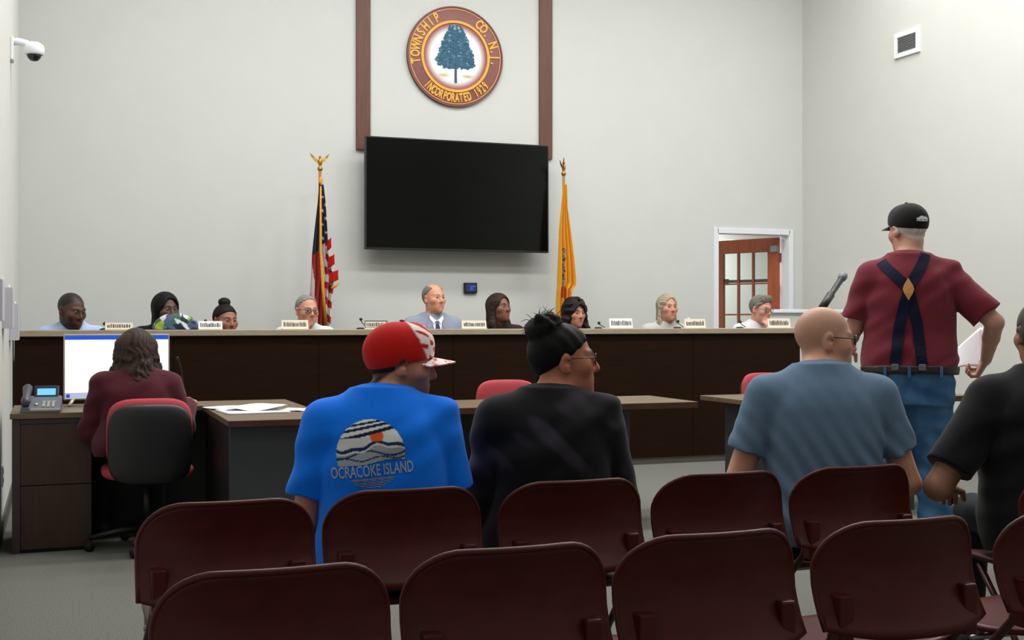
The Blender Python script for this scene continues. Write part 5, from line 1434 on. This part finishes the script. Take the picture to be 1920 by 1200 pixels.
def member_(*a, who='', **k):
    c_ = member(*a, **k)
    ch = [o for o in COL.objects if o.name.startswith('office_chair')][-1]
    return c_
ELB = {-1: ((-0.27, 0.10, 0.24), (-0.10, 0.30, 0.16)), 1: ((0.27, 0.10, 0.24), (0.10, 0.30, 0.16))}
m1 = member('man in a pale blue shirt with very short black hair, behind the dais', 134, 547, prof=grow(MALE, 1.05), lean=12, skin=(84, 58, 46), hyaw=38, hpitch=-14, hs=1.14,
            hoff=(0, 0.02, -0.045), shirt=(176, 196, 232), collar=0.02, brow=(24, 18, 16), stub=((34, 26, 22), 0.6), shave=((28, 22, 19), 0.95, 0.020), lips=(96, 56, 50), shw=0.19)
m2 = member('woman with long straight black hair behind the patterned bag on the dais', 310, 547, prof=FEM, lean=8, skin=(88, 62, 54), hyaw=24, hpitch=-2, hs=1.06, hair_g=0.018, hoff=(-0.0, 0.02, -0.02),
            shirt=(20, 20, 24), brow=(20, 16, 14), lips=(160, 56, 48), hair=hair_long(0.018, 0.26, 0.084, 0.036, sides=(1, 0.45)), hair_col=(14, 12, 12))
def topknot(G, hd):
    s = hd.s
    hd.cranium(G, 0.008); G.half(hd.w((0, 0.068, 0.07)), hd.R @ np.array((0, 0.80, -1.0)), 0.006); G.half(hd.w((0, 0, -0.06)), hd.R @ np.array((0, 0, -1.0)), 0.006)
    for sx in (-1, 1): G.ell(hd.w((sx * 0.086, -0.008, 0.0)), np.array((0.022, 0.024, 0.036)) * s, 0.004, 's', hd.R)
    G.ell(hd.w((0.0, -0.025, 0.140)), np.array((0.046, 0.046, 0.034)) * s, 0.012, 'u', hd.R)
m3 = member('woman with a black topknot, low behind the dais, third from the left', 421, 569, prof=FEM, lean=10, skin=(150, 104, 82), hyaw=22, hpitch=-4, hs=1.08, hoff=(0, 0.02, -0.03),
            shirt=(40, 40, 46), brow=(36, 26, 22), lips=(130, 72, 64), hair=dict(f=topknot), hair_col=(20, 17, 16))
HAND4 = {1: ((0.24, 0.16, 0.20), (0.02, 0.20, 0.50), (-0.25, 0.35, 0.9)), -1: ELB[-1]}
def chin_arms(L, lean, hs, hoff, side, hx=0.03):
    hz = 0.06 + L * math.cos(R(lean)) + 0.125 * hs + hoff[2]; hy = -0.02 + L * math.sin(R(lean)) + 0.03 + hoff[1]
    a_ = {side: ((side * 0.24, hy + 0.14, hz - 0.40), (side * (hx + 0.03), hy + 0.12, hz - 0.215), (-side * 0.22, -0.12, 0.97)), -side: ((-side * 0.27, 0.10, hz - 0.52), (-side * 0.10, 0.30, hz - 0.55))}
    return a_
def member_chin(label, px, top, side, lean=10, hs=1.06, hair_g=0.010, hoff=(0, 0.03, -0.02), hx=0.03, **kw):
    zt = z_at(px, top, 10.07); L = (zt - PLAT - 0.45 - 0.06 - 0.125 * hs - (0.120 * hs + hair_g) - hoff[2]) / math.cos(R(lean))
    return member(label, px, top, lean=lean, hs=hs, hair_g=hair_g, hoff=hoff, arms=chin_arms(L, lean, hs, hoff, side, hx), hand_n={side: (0, 1, 0.2)}, curl=(0.8, 0.8), **kw)
m4 = member_chin('grey-haired man in glasses with a hand to his mouth, before the American flag', 572, 552, 1, skin=(200, 144, 120), hyaw=14, hpitch=-4, shirt=(206, 216, 212),
                 brow=(110, 100, 92), hair=hair_short(0.006, 0.050, slope=1.25), hair_col=(104, 102, 98), hair_col2=(150, 146, 140), glasses=dict(frame=(50, 52, 54), r=0.0018), prof=grow(MALE, 1.08))
m5 = member('man in a grey suit with a white shirt and navy tie, below the television', 815, 533, prof=grow(MALE, 1.12, 0.02), lean=2, skin=(206, 146, 120), hyaw=20, hpitch=2, hs=1.05, hair_g=0.0, shw=0.19,
            shirt=(136, 144, 160), slack=0.020, brow=(120, 96, 82), hair=hair_short(0.008, 0.060, slope=1.25, bald=((0, 0.03, 0.125), (0.058, 0.10, 0.060))), hair_col=(96, 94, 94), hair_col2=(130, 126, 124), trap=0.008)
m6 = member('brown-skinned woman with long dark brown hair, right of the man in the suit', 935, 548, prof=FEM, lean=6, skin=(122, 78, 62), hyaw=24, hpitch=5, hs=1.03, hair_g=0.016,
            shirt=(44, 32, 28), brow=(34, 24, 20), lips=(140, 66, 62), hair=hair_long(0.014, 0.27, 0.082, 0.030), hair_col=(36, 26, 22), hair_col2=(58, 42, 34))
m7 = member('woman with long wavy black hair, before the yellow flag', 1077, 557, prof=FEM, lean=6, skin=(186, 132, 112), hyaw=10, hpitch=-4, hs=1.02, hair_g=0.024,
            shirt=(24, 22, 24), brow=(40, 28, 24), lips=(176, 84, 78), hair=hair_long(0.026, 0.30, 0.112, 0.046, wave=0.006, face=(0.060, 0.088, 0.104), fc=(0.004, 0.10, -0.026)), hair_col=(22, 18, 18), hair_col2=(40, 32, 30))
m8 = member('woman with long straight ash-blonde hair, between the yellow flag and the door', 1251, 549, prof=FEM, lean=5, skin=(196, 142, 116), hyaw=2, hpitch=0, hs=1.02, hair_g=0.016,
            shirt=(186, 184, 180), brow=(120, 92, 70), lips=(178, 100, 90), hair=hair_long(0.010, 0.29, 0.078, 0.023), hair_col=(128, 116, 96), hair_col2=(182, 168, 142))
m9 = member_chin('grey-haired man in glasses with a fist at his mouth, before the open door', 1418, 553, -1, skin=(206, 150, 132), hyaw=18, hpitch=-10, shirt=(214, 216, 218), hx=0.0,
                 brow=(120, 108, 98), hair=hair_short(0.010, 0.020, slope=1.05, quiff=1), hair_col=(92, 88, 82), hair_col2=(128, 122, 114), glasses=dict(frame=(110, 96, 84), r=0.0022))
# collar, shirt front, tie, lapels and pocket square of the man in the suit
c5 = m5; bv = c5['shirt_bvh']; Nz = c5['N'][2]; fwd = Vector((0, -1, 0))
def front_patch(name, poly, off, m, parent):
    bm = bmesh.new(); n_ = len(poly); f0 = []; f1 = []
    for x, z in poly:
        h = bv.ray_cast(Vector((x, 0.6, Nz + z)), fwd, 1.2)[0]
        y = h.y if h is not None else 0.09
        f0.append(bm.verts.new((x, y + off, Nz + z))); f1.append(bm.verts.new((x, y + off - 0.006, Nz + z)))
    bm.faces.new(f0); bm.faces.new(f1[::-1])
    for k in range(n_): bm.faces.new((f0[k], f0[(k + 1) % n_], f1[(k + 1) % n_], f1[k]))
    return obj(name, bm, m, parent)
M['white_cloth'] = mat('white_shirt', (226, 230, 240), 0.85, var=0.03, scale=200); M['navy_silk'] = mat('navy_tie', (28, 40, 84), 0.5, var=0.2, scale=90)
M['suit'] = mat('grey_suit', (128, 136, 152), 0.9, var=0.08, scale=200)
front_patch('shirt_front', [(-0.056, -0.035), (-0.040, -0.09), (-0.030, -0.16), (0, -0.24), (0.030, -0.16), (0.040, -0.09), (0.056, -0.035), (0.0, -0.055)], 0.010, M['white_cloth'], c5['shirt'])
front_patch('tie', [(-0.018, -0.058), (-0.013, -0.085), (-0.026, -0.16), (-0.028, -0.24), (0.028, -0.24), (0.026, -0.16), (0.013, -0.085), (0.018, -0.058)], 0.016, M['navy_silk'], c5['shirt'])
for s in (-1, 1):
    front_patch('lapel', [(s * 0.060, -0.02), (s * 0.098, -0.10), (s * 0.080, -0.13), (s * 0.085, -0.15), (s * 0.02, -0.26), (s * 0.030, -0.16), (s * 0.045, -0.09)], 0.013, M['suit'], c5['shirt'])
    front_patch('shirt_collar', [(s * 0.058, -0.008), (s * 0.062, -0.04), (s * 0.030, -0.085), (s * 0.010, -0.055)], 0.020, M['white_cloth'], c5['shirt'])
front_patch('pocket_square', [(0.125, -0.145), (0.150, -0.125), (0.172, -0.145), (0.172, -0.175), (0.125, -0.175)], 0.014, M['navy_silk'], c5['shirt'])

# ------------------------------------------------------------------ things on the dais
yb = 9.47
def name_plate(px0, px1, ptop, label, m_face, style, slant=10, yb=9.47):
    x0, x1 = col_at_y(px0, yb), col_at_y(px1, yb); zt = z_at((px0 + px1) / 2, ptop, yb)
    h = zt - DZT; w_ = (x1 - x0) / 2
    r_ = empty('name_plate', ((x0 + x1) / 2, yb, DZT), 0, label, 'name plate', 'name plates on the dais')
    box('base', (-w_, -0.02, 0), (w_, 0.03, 0.010), M['cream_paper'], r_, 0.002)
    T = Matrix.Rotation(R(-slant), 4, 'X')
    box('plate', (-w_, -0.005, 0.008), (w_, 0.001, h), m_face, r_, 0.001, T)
    if style == 'frame':
        for lo, hi in (((-w_, -0.008, 0.008), (w_, -0.004, 0.014)), ((-w_, -0.008, h - 0.006), (w_, -0.004, h)), ((-w_, -0.008, 0.008), (-w_ + 0.006, -0.004, h)), ((w_ - 0.006, -0.008, 0.008), (w_, -0.004, h))):
            box('border', lo, hi, M['ink'], r_, 0, T)
    bm = bmesh.new(); rr2 = random.Random(int(px0)); x = -w_ * 0.84
    while x < w_ * 0.82:      # the lettering is too blurred to read: short dark strokes of its size
        wd = rr2.uniform(0.005, 0.012); hh = rr2.uniform(0.35, 0.5) * h
        add_box(bm, (x, -0.0065, h * 0.30), (x + wd, -0.0045, h * 0.30 + hh), 0, T); x += wd + rr2.uniform(0.003, 0.007)
    obj('lettering', bm, M['ink'], r_)
    return r_
name_plate(197, 249, 605, 'low name plate before the man in the pale blue shirt', M['cream_paper'], '')
name_plate(372, 417, 602, 'white name plate before the woman with the topknot', M['paper'], '')
name_plate(528, 578, 600, 'cream name plate before the grey-haired man at the American flag', M['cream_paper'], '')
name_plate(684, 727, 601, 'dark-framed name plate between the American flag and the man in the suit', M['cream_paper'], 'frame')
name_plate(866, 912, 601, 'cream name plate right of the man in the suit', M['cream_paper'], '')
name_plate(1143, 1186, 597, 'white name plate between the wavy-haired and the blonde woman', M['paper'], '')
name_plate(1284, 1323, 598, 'name plate with bold dark lettering right of the blonde woman', M['cream_paper'], '')
name_plate(1440, 1482, 597, 'name plate before the white partition, at the right end of the dais', M['cream_paper'], '')
def dais_mic(px, top, label, lean=-0.03, y=9.62):
    x = col_at_y(px, y); zt = z_at(px, top, y)
    r_ = empty('microphone', (x, y, DZT), 0, label, 'microphone', 'small black microphones on the dais')
    lathe('base', [(0, 0), (0.035, 0), (0.035, 0.008), (0.015, 0.014), (0, 0.014)], M['black'], r_, 16)
    h = max(0.03, zt - DZT)
    tube('neck', [(0.03 - lean, 0, 0.01), (0.01, 0, h * 0.6), (0, -0.01, h - 0.012)], 0.0035, M['black'], r_, 6)
    bm = bmesh.new(); bmesh.ops.create_uvsphere(bm, u_segments=12, v_segments=8, radius=0.013); bmesh.ops.translate(bm, verts=bm.verts, vec=(0, -0.012, h - 0.012)); obj('foam_head', bm, M['blackm'], r_, True)
def side_y(y): return y
for px, tp, lb in ((676, 596, 'gooseneck microphone left of the dark-framed name plate'), (385, 599, 'small microphone left of the woman with the topknot'), (1122, 603, 'small microphone right of the wavy-haired woman'),
                   (1270, 600, 'small microphone right of the blonde woman'), (1387, 601, 'small microphone left of the man with a fist at his mouth'), (196, 604, 'small microphone right of the man in the pale blue shirt')):
    dais_mic(px, tp, lb, y=9.55)
# rounded patterned bag in front of the second member, and a water bottle
pb = Field((-0.19, -0.09, -0.01), (0.19, 0.09, 0.15), 0.006)
pb.ell((0, 0, 0.0), (0.172, 0.07, 0.125), 0); pb.half((0, 0, 0.0), (0, 0, -1))
pb.wrinkle(lambda x, y, z: 0.003 * np.sin(60 * x + 3 * np.sin(40 * z)))
me, V, Q = pb.mesh('patterned_bag')
cs = []
pal = [lin(c_) for c_ in ((70, 84, 112), (60, 98, 74), (190, 200, 204), (34, 44, 58), (110, 134, 100), (150, 160, 60), (92, 136, 172))]
sd = np.random.default_rng(4); pts_ = sd.uniform((-0.2, -0.1, 0), (0.2, 0.1, 0.14), (150, 3)); ci = sd.choice(7, 150, p=[.24, .2, .18, .16, .1, .05, .07])
cs = np.array([pal[ci[np.argmin(((pts_ - v) ** 2).sum(1))]] for v in V]); paint(me, cs)
o = link('patterned_bag', me, M['cloth']); o.location = (col_at_y(330, 9.56), 9.56, DZT + 0.001); tag(o, 'rounded bag with a blue, green and white leafy pattern, on the dais', 'bag')
bt = empty('water_bottle', (col_at_y(1291, 9.60), 9.60, DZT), 0, 'small clear bottle with a white cap beside the blonde woman', 'bottle')
lathe('bottle_body', [(0, 0.0), (0.024, 0.0), (0.026, 0.01), (0.026, 0.055), (0.012, 0.075), (0.011, 0.082), (0, 0.082)], mat('pale_blue_bottle', (196, 214, 232), 0.15, spec=0.6), bt, 16)
lathe('bottle_cap', [(0, 0.080), (0.012, 0.080), (0.012, 0.094), (0, 0.094)], M['paper'], bt, 14)
